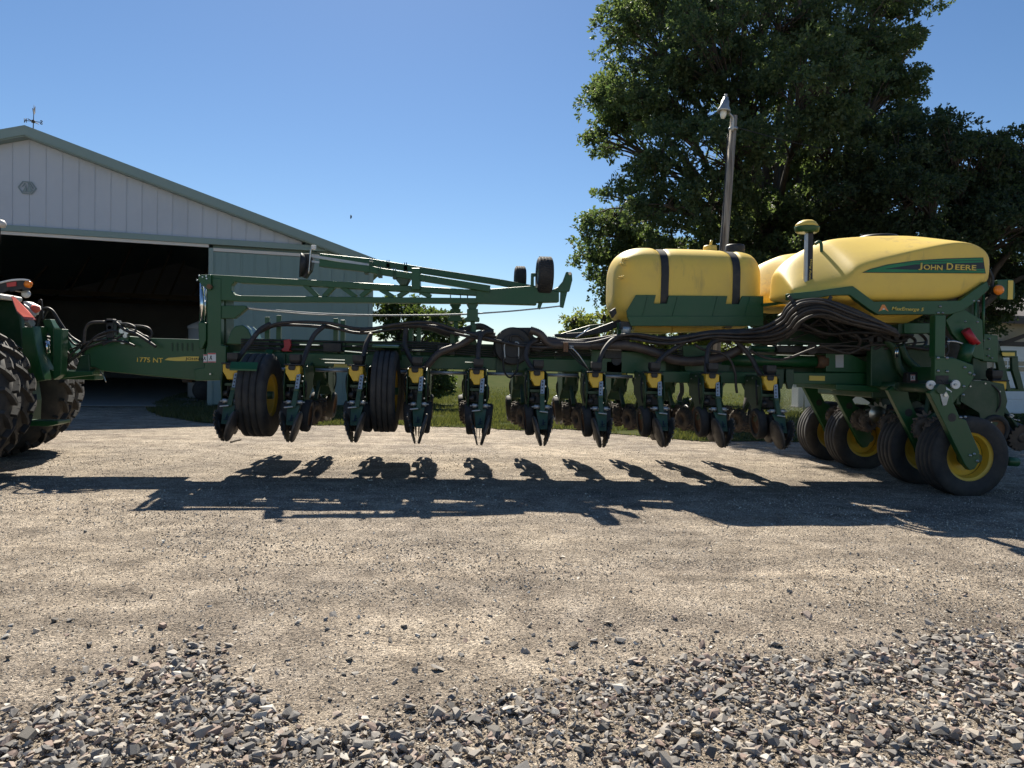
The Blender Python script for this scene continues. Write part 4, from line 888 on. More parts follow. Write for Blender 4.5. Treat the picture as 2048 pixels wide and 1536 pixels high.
# ---------------- folded truss beam
Yb0, Yb1 = 9.98, 10.14
for (Ya, Yb_) in ((9.99, 10.13), (10.70, 10.84)):
    mb = MB()
    mb.prism(pz([(422,549),(600,558.5),(753,567),(976,581),(976,592),(753,580),(600,571),(480,566),(470,563),(463,570),(462,582),(470,589),(482,591),(540,592),(753,594),(976,596),(976,607.5),(753,605.5),(500,603.5),(430,600)], Ya), Ya, Yb_)
    pl(mb, 'truss_beam', 'green', .008)
    for (x0, x1) in [(610,636),(668,648),(684,712),(742,722),(760,786),(816,796),(840,862)]:
        y0 = 566+(x0-600)*.057; pl(strip(MB(), [(x0, y0+3), (x1, 594)], (Ya+Yb_)/2, 9, .10), 'truss_diagonal', 'green', .005)
    pl(MB().prism(pz([(952,580),(1060,572),(1118,584),(1118,604),(1073,605),(1073,610),(976,607.5),(952,606)], Ya), Ya-.012, Yb_+.012), 'beam_end_plate', 'green', .008)
pl(MB().prism(pz([(1100,582),(1116,574),(1126,562),(1133,543),(1144,546),(1145,560),(1139,583),(1128,584),(1118,584)], 10.0), 10.0, 10.07), 'end_horn', 'green', .008)
pl(MB().cyl(P(1140,547,9.985), P(1140,547,10.0), .022, n=12), 'horn_pin', 'steel', 0)
pl(MB().prism(pz([(1121,583),(1135,583),(1127,616),(1120,614)], 10.02), 10.02, 10.06), 'end_lever', 'green', .005)
pl(MB().prism(pz([(1077,604),(1086,604),(1080,619),(1075,617)], 10.02), 10.02, 10.06), 'end_lever', 'green', .005)
pl(MB().prism(pz([(428,611),(492,611),(494,616),(480,628),(468,637),(428,637)], 10.0), 10.0, 10.12), 'cable_bracket', 'green', .008)
for dz, yy in ((0, 10.03), (3, 10.09)):
    pl(MB().tube([P(485,614+dz,yy), P(560,621+dz,yy), P(640,627+dz,yy), P(760,630.5+dz*.3,yy), P(900,629+dz*.3,yy), P(1000,624,yy), P(1077,617,yy), P(1122,612,yy)], .011, 6), 'steel_cable', 'galvanised', 0)
# rests between the beam and the toolbar
for (a, Yq) in ((911, 10.7), (945, 10.02)):
    s = 1 if Yq < 10.5 else .93
    pl(MB().prism(pz([(a-13*s,605),(a+13*s,605),(a+6*s,620),(a-6*s,620)], Yq), Yq, Yq+.14), 'rest_cone', 'green', .006)
    pl(MB().prism(pz([(a-11*s,618),(a+11*s,618),(a+11*s,634),(a+14*s,636),(a+14*s,643),(a-16*s,643),(a-16*s,637),(a-11*s,634)], Yq), Yq-.03, Yq+.17), 'rest_block', 'green', .008)
    pl(MB().prism(pz([(a-4,642),(a+5,642),(a+5,700),(a-4,700)], Yq), Yq+.02, Yq+.12), 'rest_post', 'green', .006)
    for dx in (-10, 10): pl(MB().cyl(P(a+dx,590,Yq-.02), P(a+dx,612,Yq-.02), .008, n=6), 'u_bolt', 'steel', 0)
pl(MB().prism(pz([(928,690),(955,690),(950,672),(942,668)], 10.0), 10.0, 10.12), 'rest_base', 'green', .006)
# ---------------- row markers folded on top
def marker(Y, upper, disc, name='marker_arm'):
    mk = pl(strip(MB(), upper, Y, 13 if Y < 10.4 else 12, .10), name, 'green', .006)
    return mk
mk = marker(9.98, [(640,527),(740,539),(760,543),(850,557),(980,578)], None)
mk2 = marker(10.45, [(640,514),(740,524),(845,541),(1000,565),(1090,582)], None)
pl(strip(MB(), [(622,512),(742,531)], 9.98, 5, .05), 'marker_rod', 'galvanised', 0)
pl(strip(MB(), [(624,523),(732,538)], 9.96, 3.5, .04), 'marker_rod', 'galvanised', 0)
for (a, b, Y) in [(742,530,9.94),(732,539,9.94),(776,533,10.40),(811,538,10.40),(759,546,9.93),(789,549,9.93)]:
    pl(MB().prism(pz([(a-4,b-7),(a+4,b-7),(a+4,b+8),(a-4,b+8)], Y), Y, Y+.15), 'clamp', 'dark_green', .004)
    for dx in (-2, 2): pl(MB().cyl(P(a+dx,b-13,Y+.02), P(a+dx,b-6,Y+.02), .007, n=6), 'clamp_bolt', 'steel', 0)
pl(MB().prism(pz([(823,536),(840,536),(840,579),(823,579)], 9.92), 9.92, 10.2), 'marker_bracket', 'green', .008)
pl(MB().prism(pz([(795,545),(818,545),(820,556),(812,570),(800,570),(792,560)], 9.95), 9.95, 10.2), 'marker_pivot', 'dark_green', .008)
mc = P(606, 531, 10.0)
md = MB().lathe([(0,-.05),(.06,-.05),(.14,-.02),(.165,.03),(.165,.04),(.14,-.005),(.05,-.02),(0,-.02)], mc, (-.93,-.25,.05), 28).build('marker_disc', 'black', planter)
pl(MB().prism(pz([(602,508),(622,507),(626,520),(622,540),(610,556),(600,552)], 9.98), 9.96, 10.12), 'disc_bracket', 'black', .008)
pl(MB().tube([P(617,548,9.95), P(620,515,9.95), P(622,500,9.95), P(626,494,9.95)], .012, 6), 'lamp_stalk', 'steel', 0)
pl(MB().prism(pz([(622,490),(631,490),(630,498),(623,498)], 9.93), 9.93, 10.0), 'marker_lamp', 'white_paint', .004)
def road_tyre(a, b, Y, R, w):
    c = P(a, b, Y); mb = MB().lathe([(R*.5,-w*.42),(R*.82,-w*.5),(R*.95,-w*.44),(R,-w*.25),(R,w*.25),(R*.95,w*.44),(R*.82,w*.5),(R*.5,w*.42)], c, (1,0,0), 40)
    for j in range(40):
        for q in (-1.5, -.5, .5, 1.5):
            g = 2*math.pi*(j+.25*q)/40; p = c+Vector((q*w*.2, math.cos(g)*R*1.006, math.sin(g)*R*1.006)); mb.bar(p-Vector((w*.075,0,0)), p+Vector((w*.075,0,0)), R*.095, R*.03, up=(p-c-Vector((q*w*.2,0,0))))
    t = pl(mb, 'marker_wheel', 'rubber', 0); MB().lathe([(R*.52,-w*.4),(R*.4,-w*.1),(.04,-w*.1),(.04,w*.2),(0,w*.2)], c, (1,0,0), 24).build('rim', 'galvanised', t)
road_tyre(1089, 551, 10.05, .255, .215); road_tyre(1040, 560, 10.75, .20, .165)
pl(MB().prism(pz([(1063,546),(1072,546),(1072,552),(1068,552),(1068,582),(1062,582)], 10.0), 10.0, 10.1), 'wheel_fork', 'green', .005)
# ---------------- vacuum fan drum, ducts
c = P(1026, 692, 9.75); R = 38*9.75/F_PX
fan = MB().lathe([(0,-.02),(R*.6,-.02),(R*.62,0),(R*.93,0),(R,.03),(R,.30),(R*.9,.33),(0,.33)], c, (0,1,0), 40).build('fan_housing', 'black', planter, auto=40)
pl(MB().prism(pz([(1030,655),(1066,655),(1066,672),(1100,690),(1080,706),(1050,700)], 9.8), 9.8, 10.05), 'fan_outlet', 'black', .02)
for h in [[(1010,718),(1009,690),(1018,684)],[(1037,718),(1037,688),(1030,684)],[(1022,684),(1022,672),(1036,671),(1048,680)],[(1006,705),(1008,740),(1020,755),(1034,740),(1036,712)]]:
    pl(MB().tube([P(a, b, 9.70) for a, b in h], .012, 6), 'fan_line', 'galvanised' if len(h) < 4 else 'black', 0)
def ribbed(pts, Y, r, step=.022):
    q = catmull([P(a, b, Y) for a, b in pts], 10); L = [0]
    for i in range(1, len(q)): L.append(L[-1]+(q[i]-q[i-1]).length)
    n = int(L[-1]/step*2); out = []; j = 0
    for k in range(n+1):
        s = L[-1]*k/n
        while j < len(L)-2 and L[j+1] < s: j += 1
        u = (s-L[j])/max(1e-6, L[j+1]-L[j]); out.append(q[j].lerp(q[j+1], u))
    mb = MB(); m = len(out); it = iter(range(10**6)); mb.tube(out, r, 12, raw=True, taper=lambda k: r if int(round(k*(m-1))) % 2 else r*.88)
    return pl(mb, 'vacuum_hose', 'ribbed_hose', 0)
ribbed([(1095,682),(1140,688),(1200,690),(1260,692),(1310,705),(1350,720),(1400,722),(1450,712),(1480,698)], 9.72, .068)
ribbed([(1060,660),(1080,668),(1100,688),(1130,690),(1180,692)], 9.68, .055)
ribbed([(990,672),(960,668),(920,690),(880,705),(860,725),(845,745),(840,775)], 9.78, .05)
pl(MB().tube([P(a, b, 10.3) for a, b in [(985,665),(960,653),(930,660),(900,668),(860,655),(820,652)]], .05, 10), 'vacuum_hose', 'hose', 0)
pl(MB().prism(pz([(1110,668),(1170,664),(1235,640),(1262,628),(1262,640),(1215,664),(1150,676),(1112,674)], 10.3), 10.28, 10.42), 'fold_boom', 'black', .012)
pl(MB().prism(pz([(1105,672),(1180,650),(1210,646),(1190,656),(1130,674)], 10.6), 10.6, 10.7), 'fold_boom', 'dark_green', .008)
pl(MB().cyl(P(1152,676,9.9), P(1180,656,9.9), .012, n=8), 'cylinder_rod', 'chrome', 0)
# brass coupler with hoses
q = P(1131, 694, 9.62); pl(MB().box(q.x-.03, q.x+.035, 9.60, 9.66, q.z-.065, q.z+.06), 'coupler_block', 'rusty', .005)
for k in range(3): pl(MB().tube([P(1136+3*k,700-3*k,9.62), P(1148+4*k,714-3*k,9.6), P(1162+4*k,728,9.6), P(1176,738,9.62), P(1186,748,9.66)], .010, 6), 'hydraulic_hose', 'steel' if k == 2 else 'black', 0)
for k in range(2): pl(MB().cyl(P(1138,692+4*k,9.62), P(1148,693+4*k,9.62), .011, n=8), 'fitting', 'steel', 0)
# ---------------- seed hoses
drop = {0:[(540,648),(520,660),(500,685),(480,712),(470,727)],1:[(648,652),(630,668),(618,690),(610,712),(602,732)],2:[(742,668),(732,690),(727,715),(722,735)],3:[(812,655),(810,690),(820,715),(835,738)],4:[(985,664),(965,668),(958,690),(956,720),(957,742)],5:[(1078,678),(1058,690),(1052,712),(1060,730),(1073,742)],6:[(1245,672),(1225,680),(1208,700),(1198,725),(1190,748)],7:[(1385,672),(1360,690),(1330,710),(1312,730),(1303,752)],8:[(1460,684),(1440,680),(1420,690),(1414,715),(1412,752)],9:[(1460,672),(1480,690),(1502,715),(1515,740),(1525,754)]}
for i, h in drop.items():
    n = len(h); pl(MB().tube([P(a, b, 9.74-.44*(k/(n-1))) for k, (a, b) in enumerate(h)], .032, 10), 'seed_hose', 'hose', 0)
base = [(520,662),(560,646),(650,650),(720,662),(800,652),(860,650),(910,662),(985,678),(1075,690),(1180,684),(1260,672),(1340,684),(1420,672),(1480,672),(1535,668),(1572,650),(1588,630),(1612,616),(1650,616),(1700,632),(1760,652),(1795,666)]
starts = [0, 0, 2, 3, 5, 7, 9, 9, 10, 11, 12, 12, 13]
for k in range(13):
    pts = base[starts[k]:]; q = []
    for j, (a, b) in enumerate(pts):
        t = min(1, max(0, (a-1250)/350)); sp = (k-6)
        oy = (2.9*sp*t if a < 1700 else 2.9*sp*(1-(a-1700)/140)) + (1-t)*3.2*math.sin(k*2.1+a*.013)*1.6+t*1.6*math.sin(k*3.7+a*.05); ox = 2.2*sp*t*(1 if 1500 < a < 1620 else .3)
        q.append(P(a+ox, b+oy, 9.88-.055*((k*3) % 5)-(.25*t if a < 1500 else min(.85, .25+(a-1480)/120*.6))))
    pl(MB().tube(q, .0195, 8), 'seed_hose', 'hose', 0)
for k in range(16):                     # dark tangle of lines behind the arched bundle
    f = random.Random(k); a0 = 1545+f.uniform(0, 60); a1 = 1720+f.uniform(0, 110); Yq = 9.45+f.uniform(0, .5)
    pl(MB().tube([P(a0, 668+f.uniform(-25, 14), Yq), P(a0+50, 650+f.uniform(-28, 26), Yq), P((a0+a1)/2, 652+f.uniform(-30, 28), Yq), P(a1-40, 664+f.uniform(-22, 18), Yq), P(a1, 676+f.uniform(-12, 10), Yq)], f.choice((.012, .018, .026)), 6), 'wiring_line', 'black', 0)
pl(MB().prism(pz([(1560,630),(1600,606),(1720,606),(1790,640),(1790,690),(1560,690)], 10.15), 10.15, 10.25), 'bulkhead', 'dark_green', .012)
for (a0, b0, a1, b1) in [(1577,592,1600,622),(1662,592,1650,622)]:
    pl(strip(MB(), [(a0,b0),(a1,b1)], 8.93, 7, .02), 'hose_strap', 'black', .004)
for k, h in enumerate([[(1500,700),(1530,715),(1570,718),(1620,700),(1650,692),(1700,692),(1740,698)],[(1640,690),(1670,700),(1700,706),(1740,690),(1800,692),(1860,700)],[(1390,690),(1410,700),(1440,705),(1460,720),(1470,745),(1472,772),(1474,786)],[(1580,680),(1660,688),(1720,682),(1780,690),(1850,684)]]):
    pl(MB().tube([P(a, b, 9.55) for a, b in h], .018 if k < 3 else .01, 7), 'hydraulic_hose', 'hose' if k != 3 else 'black', 0)
# ---------------- strapped liquid tank on its cradle
Yc = 10.45
HPROF = [(0,1),(.18,.998),(.38,.97),(.62,.885),(.81,.765),(.92,.63),(.98,.46),(1,.25),(1,0),(1,-.25),(.975,-.48),(.90,-.70),(.74,-.88),(.45,-.98),(0,-1)]
def sup(x, cz, hy, hz, yc=Yc):          # moulded section: bevelled top, flat sides, rounded belly
    r = [(x, yc-hy*y, cz+hz*z) for y, z in HPROF]+[(x, yc+hy*y, cz+hz*z) for y, z in HPROF[-2:0:-1]]
    return r
tl, tr = P(1227, 580, 10.15).x, P(1524, 580, 10.05).x; zt, zb = P(1380, 501, Yc).z, P(1380, 660, Yc).z
cz, hz_ = (zt+zb)/2, (zt-zb)/2; Lq = tr-tl; hy_ = .56
st = [(0,.42),(.006,.56),(.022,.70),(.05,.82),(.09,.905),(.135,.965),(.18,.995),(.262,1),(.275,.985),(.285,.955),(.345,.955),(.355,.985),(.37,1),(.745,1),(.758,.985),(.768,.955),(.828,.955),(.838,.985),(.852,1),(.90,.985),(.94,.94),(.972,.84),(.99,.70),(.998,.56),(1,.45)]
lt_ = MB().loft([sup(tl+Lq*a, cz, hy_*k, hz_*k) for a, k in st]).build('liquid_tank', 'tank_yellow', planter)
lt_.modifiers.new('sub', 'SUBSURF').render_levels = 1
for a in (.316, .797):
    mb = MB(); ring1 = sup(tl+Lq*(a-.026), cz, hy_*.972, hz_*.972); ring2 = sup(tl+Lq*(a+.026), cz, hy_*.972, hz_*.972); mb.loft([ring1, ring2], caps=False)
    mb.build('strap', 'black', lt_)
    p = Vector((tl+Lq*a, Yc-hy_-.01, cz-hz_*.62)); MB().tube([p+Vector((-.06,0,.05)), p, p+Vector((0,0,-.12))], .008, 6, raw=True).tube([p+Vector((.06,0,.05)), p], .008, 6, raw=True).build('strap_hook', 'steel', lt_)
q = P(1420, 500, Yc); MB().lathe([(.0,.06),(.09,.06),(.10,.03),(.10,-.04)], q, (0,0,1), 18).tube([q+Vector((0,0,.05)), q+Vector((.02,0,.14))], .02, 8, raw=True).build('fill_cap', 'tank_yellow', lt_)
q = P(1470, 497, Yc); MB().lathe([(.0,.05),(.13,.05),(.14,.02),(.14,-.06)], q, (0,0,1), 20).build('vent_cap', 'black', lt_)
q = P(1240, 562, Yc-.35)
for txt, a, b in (('400', 1243, 524), ('GAL', 1240, 533), ('-200', 1236, 560)):
    text_obj(txt, 'tank_yellow', lt_, P(a, b, Yc-.47), (.45,-.89,0), (0,0,1), .05, 'embossed_mark', width=.14, depth=.012, bold=.02)
Yk = Yc-hy_-.035
pl(MB().prism(pz([(1253,622),(1272,590),(1312,590),(1308,607),(1334,607),(1338,591),(1455,592),(1452,608),(1478,608),(1484,592),(1527,592),(1527,640),(1256,640)], Yk), Yk, Yk+.025), 'cradle_side', 'green', .006)
pl(MB().prism(pz([(1254,632),(1527,632),(1527,652),(1262,652)], Yk-.02), Yk-.02, Yk+.015), 'cradle_rail', 'green', .006)
pl(MB().prism(pz([(1256,596),(1527,596),(1527,650),(1256,650)], Yc+hy_), Yc+hy_, Yc+hy_+.03), 'cradle_side', 'green', .006)
for a in (1290, 1350, 1430, 1495): pl(strip(MB(), [(a+6,594),(a-4,632)], Yk-.006, 2.5, .014), 'cradle_rib', 'green', 0)
for a in (1236, 1510):
    pl(MB().prism(pz([(a,645),(a+11,645),(a+11,690),(a,690)], Yc-.3), Yc-.3, Yc-.2), 'cradle_leg', 'green', .006); pl(MB().prism(pz([(a,645),(a+11,645),(a+11,690),(a,690)], Yc+.3), Yc+.2, Yc+.3), 'cradle_leg', 'green', .006)
pl(MB().prism(pz([(1272,650),(1345,650),(1345,664),(1340,666),(1268,664)], Yc-.25), Yc-.25, Yc+.25), 'tank_sump', 'tank_yellow', .02)
pl(MB().prism(pz([(1345,650),(1480,650),(1470,660),(1345,664)], Yc-.2), Yc-.2, Yc+.25), 'tank_sump', 'tank_yellow', .02)
pl(MB().lathe([(0,-.16),(.05,-.16),(.07,.0),(.07,.04),(0,.05)], P(1252,660,9.9), (0,0,1), 16), 'strainer_bowl', 'galvanised', 0)
pl(MB().box(*(lambda p: (p.x-.08,p.x+.08,9.86,9.98,p.z-.05,p.z+.06))(P(1252,652,9.9))), 'strainer_head', 'black', .01)
pl(MB().prism(pz([(1221,622),(1231,615),(1234,626),(1226,636)], 9.9), 9.9, 10.0), 'work_lamp', 'black', .008)
# ---------------- twin seed tanks
def seed_tank(y0, y1, shade_name):
    w = y1-y0; Yr = 9.0; rings = []
    # px station, top, crease, bottom, near inset, far inset
    S = [(1602,548,578,588,.20,.25),(1604,541,577,591,.18,.22),(1622,521,577,596,.13,.16),(1655,499,575,598,.08,.09),(1690,484,566,600,.03,.04),(1708,477,548,603,.0,.02),(1714,475,538,602,.0,.01),(1735,470,528,603,.0,0),(1800,466,510,604,.0,0),(1860,465,495,604,.0,0),(1910,468,484,603,.0,0),(1945,477,486,592,.0,.0),(1972,491,498,578,.02,.02),(1986,508,514,568,.05,.05),(1990,530,533,560,.09,.09),(1991,532,535,558,.10,.10)]
    for a, t, c, b, i0, i1 in S:
        x = P(a, 550, Yr).x; zt, zc, zb = P(a, t, Yr+.55).z, P(a, c, Yr).z, P(a, b, Yr).z
        n0, n1 = y0+i0*w, y1-i1*w; kn, kf = .66*(n1-n0), .16*(n1-n0); h = zc-zb; e = zt-zc
        rings.append([(x,n0,zc-.06*h),(x,n0+.004,zc),(x,n0+kn*.07,zc+.14*e),(x,n0+kn*.80,zt-.10*e),(x,n0+kn,zt),(x,n1-kf,zt),(x,n1-kf*.5,zt-.1*e),(x,n1-.02*w,zt-.4*e),(x,n1,zc),(x,n1,zb+.2*h),(x,n1-.05*w,zb+.05*h),(x,n1-.12*w,zb),(x,n0+.12*w,zb),(x,n0+.05*w,zb+.05*h),(x,n0,zb+.2*h)])
    t = MB().loft(rings).build('seed_tank', 'tank_yellow', planter); t.data.set_sharp_from_angle(angle=3.14)
    md = t.modifiers.new('sub', 'SUBSURF'); md.levels = 2; md.render_levels = 2
    for (a0, a1, b) in ((1726,1832,474),):
        q0, q1 = P(a0, b, Yr+.75).x, P(a1, b, Yr+.75).x; zq = P(1800, 466, Yr+.55).z-.012
        MB().lathe([(0,.05),(.25,.045),(.27,.02),(.28,-.04)], ((q0+q1)/2, y0+.82*w, zq), (0,0,1), 28).build('lid', 'black', t)
        MB().bar(((q0+q1)/2-.25, y0+.82*w, zq+.055), ((q0+q1)/2+.25, y0+.82*w, zq+.055), .04, .03).build('lid_bar', 'black', t)
    # funnel below
    xa, xb = P(1745, 600, Yr).x, P(1900, 600, Yr).x; za, zb2 = P(1800, 604, Yr).z, P(1800, 642, Yr).z
    MB().loft([[(xa,y0+.1,za),(xb,y0+.1,za),(xb,y1-.1,za),(xa,y1-.1,za)],[(xa+.22,y0+.35,zb2),(xb-.35,y0+.35,zb2),(xb-.35,y1-.35,zb2),(xa+.22,y1-.35,zb2)]], smooth=False).build('tank_funnel', 'tank_yellow', t)
    return t
YT = 9.0
nt_ = seed_tank(YT, YT+1.25, 'near'); seed_tank(YT+1.42, YT+2.67, 'far')
Yd = YT-.003
dec = MB().prism(pz([(1724,545.5),(1740,538),(1775,529),(1830,521),(1890,517),(1966,515),(1968,530),(1971,547)], Yd), Yd-.006, Yd-.001).build('maker_decal', 'decal_dark', nt_)
MB().prism(pz([(1728,544.5),(1742,538.7),(1775,530.2),(1830,522.4),(1890,518.4),(1964.6,516.4),(1966.5,530),(1969.3,545.7)], Yd), Yd-.009, Yd-.0065).build('green_field', 'decal_green', dec)
MB().prism(pz([(1768,538),(1830,529),(1966,525),(1967.5,538),(1850,540)], Yd), Yd-.011, Yd-.0095).build('dark_band', 'decal_dark', dec)
for (pp) in ([(1790,528.6),(1850,523.5),(1965,520.3),(1965,521.2),(1850,524.4)],[(1800,543),(1880,541.5),(1968,541),(1968,541.8),(1880,542.4)]):
    MB().prism(pz(pp, Yd), Yd-.011, Yd-.0095).build('pin_stripe', 'decal_dark', dec)
p0 = P(1836, 539.5, Yd-.0115)
text_obj('J', 'decal_yellow', dec, P(1836.5,540,Yd-.0115), (1,0,0), (0,0,1), 15*YT/F_PX, 'letter', width=8.5*YT/F_PX, depth=.003, bold=.02)
text_obj('OHN', 'decal_yellow', dec, P(1847,539.5,Yd-.0115), (1,0,0), (0,0,1), 11*YT/F_PX, 'letter', width=41*YT/F_PX, depth=.003, bold=.02)
text_obj('D', 'decal_yellow', dec, P(1893,539.5,Yd-.0115), (1,0,0), (0,0,1), 14.2*YT/F_PX, 'letter', width=14*YT/F_PX, depth=.003, bold=.02)
text_obj('EERE', 'decal_yellow', dec, P(1910,539.5,Yd-.0115), (1,0,0), (0,0,1), 11*YT/F_PX, 'letter', width=46*YT/F_PX, depth=.003, bold=.02)
# frame under the tanks
Yf = YT-.02
frame_pts = [(1576,587),(1640,581),(1662,577),(1706,572),(1712,576),(1748,603),(1920,601),(1952,577),(1974,562),(1979,578),(1950,605),(1925,622),(1900,629),(1756,629),(1738,618),(1700,590),(1664,591),(1640,595),(1577,600)]
fr = pl(MB().prism(pz(frame_pts, Yf), Yf, Yf+.09), 'tank_frame', 'green', .008)
pl(MB().prism(pz([(1700,574),(1748,603),(1920,601),(1974,562),(1979,578),(1925,622),(1756,629),(1700,590)], 11.7), 11.7, 11.79), 'tank_frame', 'green', .008)
text_obj('MaxEmerge 5', 'decal_yellow', fr, P(1783,622.5,Yf-.001), (1,0,-.006), (0,0,1), 9.5*Yf/F_PX, 'model_lettering', shear=.25, width=70*Yf/F_PX, depth=.003, bold=.015)
em = MB().prism(pz([(1757,623),(1764,609.5),(1769,609.5),(1777,623),(1771,620),(1768,616.5),(1765,620)], Yf), Yf-.004, Yf-.001).build('emblem', 'decal_orange', fr)
MB().prism(pz([(1756,623.5),(1766,619.5),(1778,623.5),(1767,621.5)], Yf), Yf-.005, Yf-.0042).build('emblem_swoosh', 'decal_green', em)
MB().prism(pz([(1765,617),(1769,617),(1769,619.5),(1765,619.5)], Yf), Yf-.006, Yf-.0052).build('emblem_dot', 'sticker_white', em)
pl(MB().prism(pz([(1525,607),(1578,602),(1578,606),(1530,613)], YT+.8), YT+.8, YT+.9), 'frame_brace', 'green', .004)
pl(MB().prism(pz([(1809,646),(1860,646),(1860,667),(1809,667)], 9.1), 9.1, 9.3), 'meter_box', 'green', .008)
pl(MB().prism(pz([(1797,648),(1809,646),(1809,667),(1797,667)], 9.14), 9.14, 9.3), 'meter_end', 'dark_green', .006)
for k in range(5): a = 1738+k*17; pl(MB().prism(pz([(a,672),(a+10,672),(a+10,684),(a,684)], 9.5), 9.5, 9.7), 'meter_outlet', 'black', .01)
for k in range(9):
    a = 1700+k*22; pl(MB().tube([P(a,660+k % 3*4,9.5+.05*k), P(a+20,680,9.5+.04*k), P(a+10,696,9.6), P(a-30,700,9.7)], .022, 7), 'meter_hose', 'hose', 0)
pl(MB().box(P(1560,680,9.8).x, P(1880,680,9.8).x, 9.85, 11.4, P(1700,694,9.8).z-.1, P(1700,694,9.8).z), 'meter_deck', 'black', .01)
# GPS mast and receiver
Yg = 9.25
gm_ = pl(MB().prism(pz([(1617,466),(1627,465),(1625,580),(1615,580)], Yg), Yg, Yg+.06), 'receiver_mast', 'black', .004)
pl(MB().prism(pz([(1612,466),(1617,466),(1615,580),(1609,580)], Yg+.005), Yg+.005, Yg+.05), 'mast_side', 'galvanised', .003)
text_obj('Wing Runner', 'decal_yellow', gm_, P(1619.5,518,Yg-.001), (-.03,0,-1), (1,0,0), 5.2*Yg/F_PX, 'lettering', shear=.25, width=52*Yg/F_PX, depth=.002)
rc = P(1614, 456, Yg+.03); k = Yg/F_PX
def ell(z, hx, hy, dx=0): return [(rc.x+dx+hx*math.cos(2*math.pi*j/20)*(1 if math.cos(2*math.pi*j/20) < 0 else 1.0), rc.y+hy*math.sin(2*math.pi*j/20), rc.z+z) for j in range(20)]
rcv = pl(MB().loft([ell(-10*k, 20*k, .11), ell(-7*k, 24*k, .13), ell(0, 25*k, .135), ell(2*k, 25.5*k, .14)]), 'receiver_base', 'green', 0)
MB().loft([ell(2.2*k, 24*k, .13), ell(7*k, 22*k, .12, -1*k), ell(12*k, 17*k, .10), ell(15.5*k, 11*k, .06, 1*k), ell(16*k, 4*k, .02, 1*k)]).build('receiver_dome', 'tank_yellow', rcv)
pl(MB().tube([P(1643,572,YT+.6), P(1643,500,YT+.6), P(1640,484,YT+.6), P(1630,488,YT+.6)], .022, 8), 'hook_post', 'green', 0)
# ---------------- centre frame
pl(MB().prism(pz([(1290,742),(1742,746),(1742,770),(1290,765)], 9.82), 9.82, 10.02), 'centre_beam', 'green', .012)
pl(MB().cyl(P(1440,720,9.95), P(1652,724,9.95), .085, n=20), 'fold_cylinder', 'green', 0)
pl(MB().cyl(P(1632,723,9.93), P(1652,724,9.93), .092, n=20), 'cylinder_gland', 'rusty', 0)
pl(MB().cyl(P(1500,697,10.0), P(1690,700,10.0), .045, n=14), 'brace_tube', 'green', 0)
pl(MB().cyl(P(1624,698,9.7), P(1624,698,9.85), .075, n=20), 'hose_ring', 'black', 0)
pl(MB().prism(pz([(1652,706),(1690,702),(1742,728),(1742,746),(1652,744)], 9.86), 9.86, 10.2), 'hinge_casting', 'green', .012)
pl(MB().prism(pz([(1671,710),(1687,709),(1687,735),(1671,735)], 9.855), 9.852, 9.859), 'grey_plate', 'box_grey', 0)
for a in (1560, 1580):
    pl(MB().prism(pz([(a-8,738),(a+8,738),(a+8,764),(a+4,778),(a-4,778),(a-8,762)], 9.74), 9.74, 9.80), 'clevis', 'dark_green', .008)
pl(MB().box(P(1300,720,9.9).x, P(1745,720,9.9).x, 10.2, 10.6, 1.35, 1.62), 'inner_frame', 'dark_green', .012)
pl(MB().prism(pz([(1365,690),(1420,690),(1432,760),(1410,772),(1385,765),(1370,740)], 9.9), 9.9, 10.1), 'hinge_plate', 'green', .010)
pl(MB().prism(pz([(1180,700),(1330,706),(1330,750),(1180,744)], 9.97), 9.9, 9.948), 'bar_cover', 'green', .012)
pl(pxcyl(1233, 721, 9.88, 9.9, 10, 20), 'cover_hole_shade', 'black', 0)  # cover is uncut; the hole's shade is a black disc on it
pl(MB().prism(pz([(1742,690),(1870,690),(1870,790),(1742,772)], 9.6), 9.6, 9.72), 'side_panel', 'dark_green', .012)
pl(MB().box(P(1742,720,9.8).x, P(1905,720,9.8).x, 9.75, 11.3, 1.15, 1.75), 'main_frame', 'dark_green', .02)
pl(MB().prism(pz([(1672,768),(1760,772),(1760,785),(1672,780)], 9.7), 9.7, 10.9), 'cross_member', 'green', .01)
for k, h in enumerate([[(1770,680),(1790,700),(1800,740),(1830,760)],[(1800,690),(1815,720),(1845,745)]]): pl(MB().tube([P(a, b, 9.55) for a, b in h], .05, 10), 'blower_duct', 'dark_green', 0)
for k in range(2): pl(MB().cyl(P(1791+4*k,694,9.5), P(1791+4*k,716,9.5), .011, n=8), 'cylinder_rod', 'chrome', 0)
pl(MB().prism(pz([(1815,745),(1838,744),(1836,776),(1813,776)], 9.4), 9.4, 9.5), 'control_box', 'black', .012)
sticker(1821, 1830, 749, 762, 9.399)
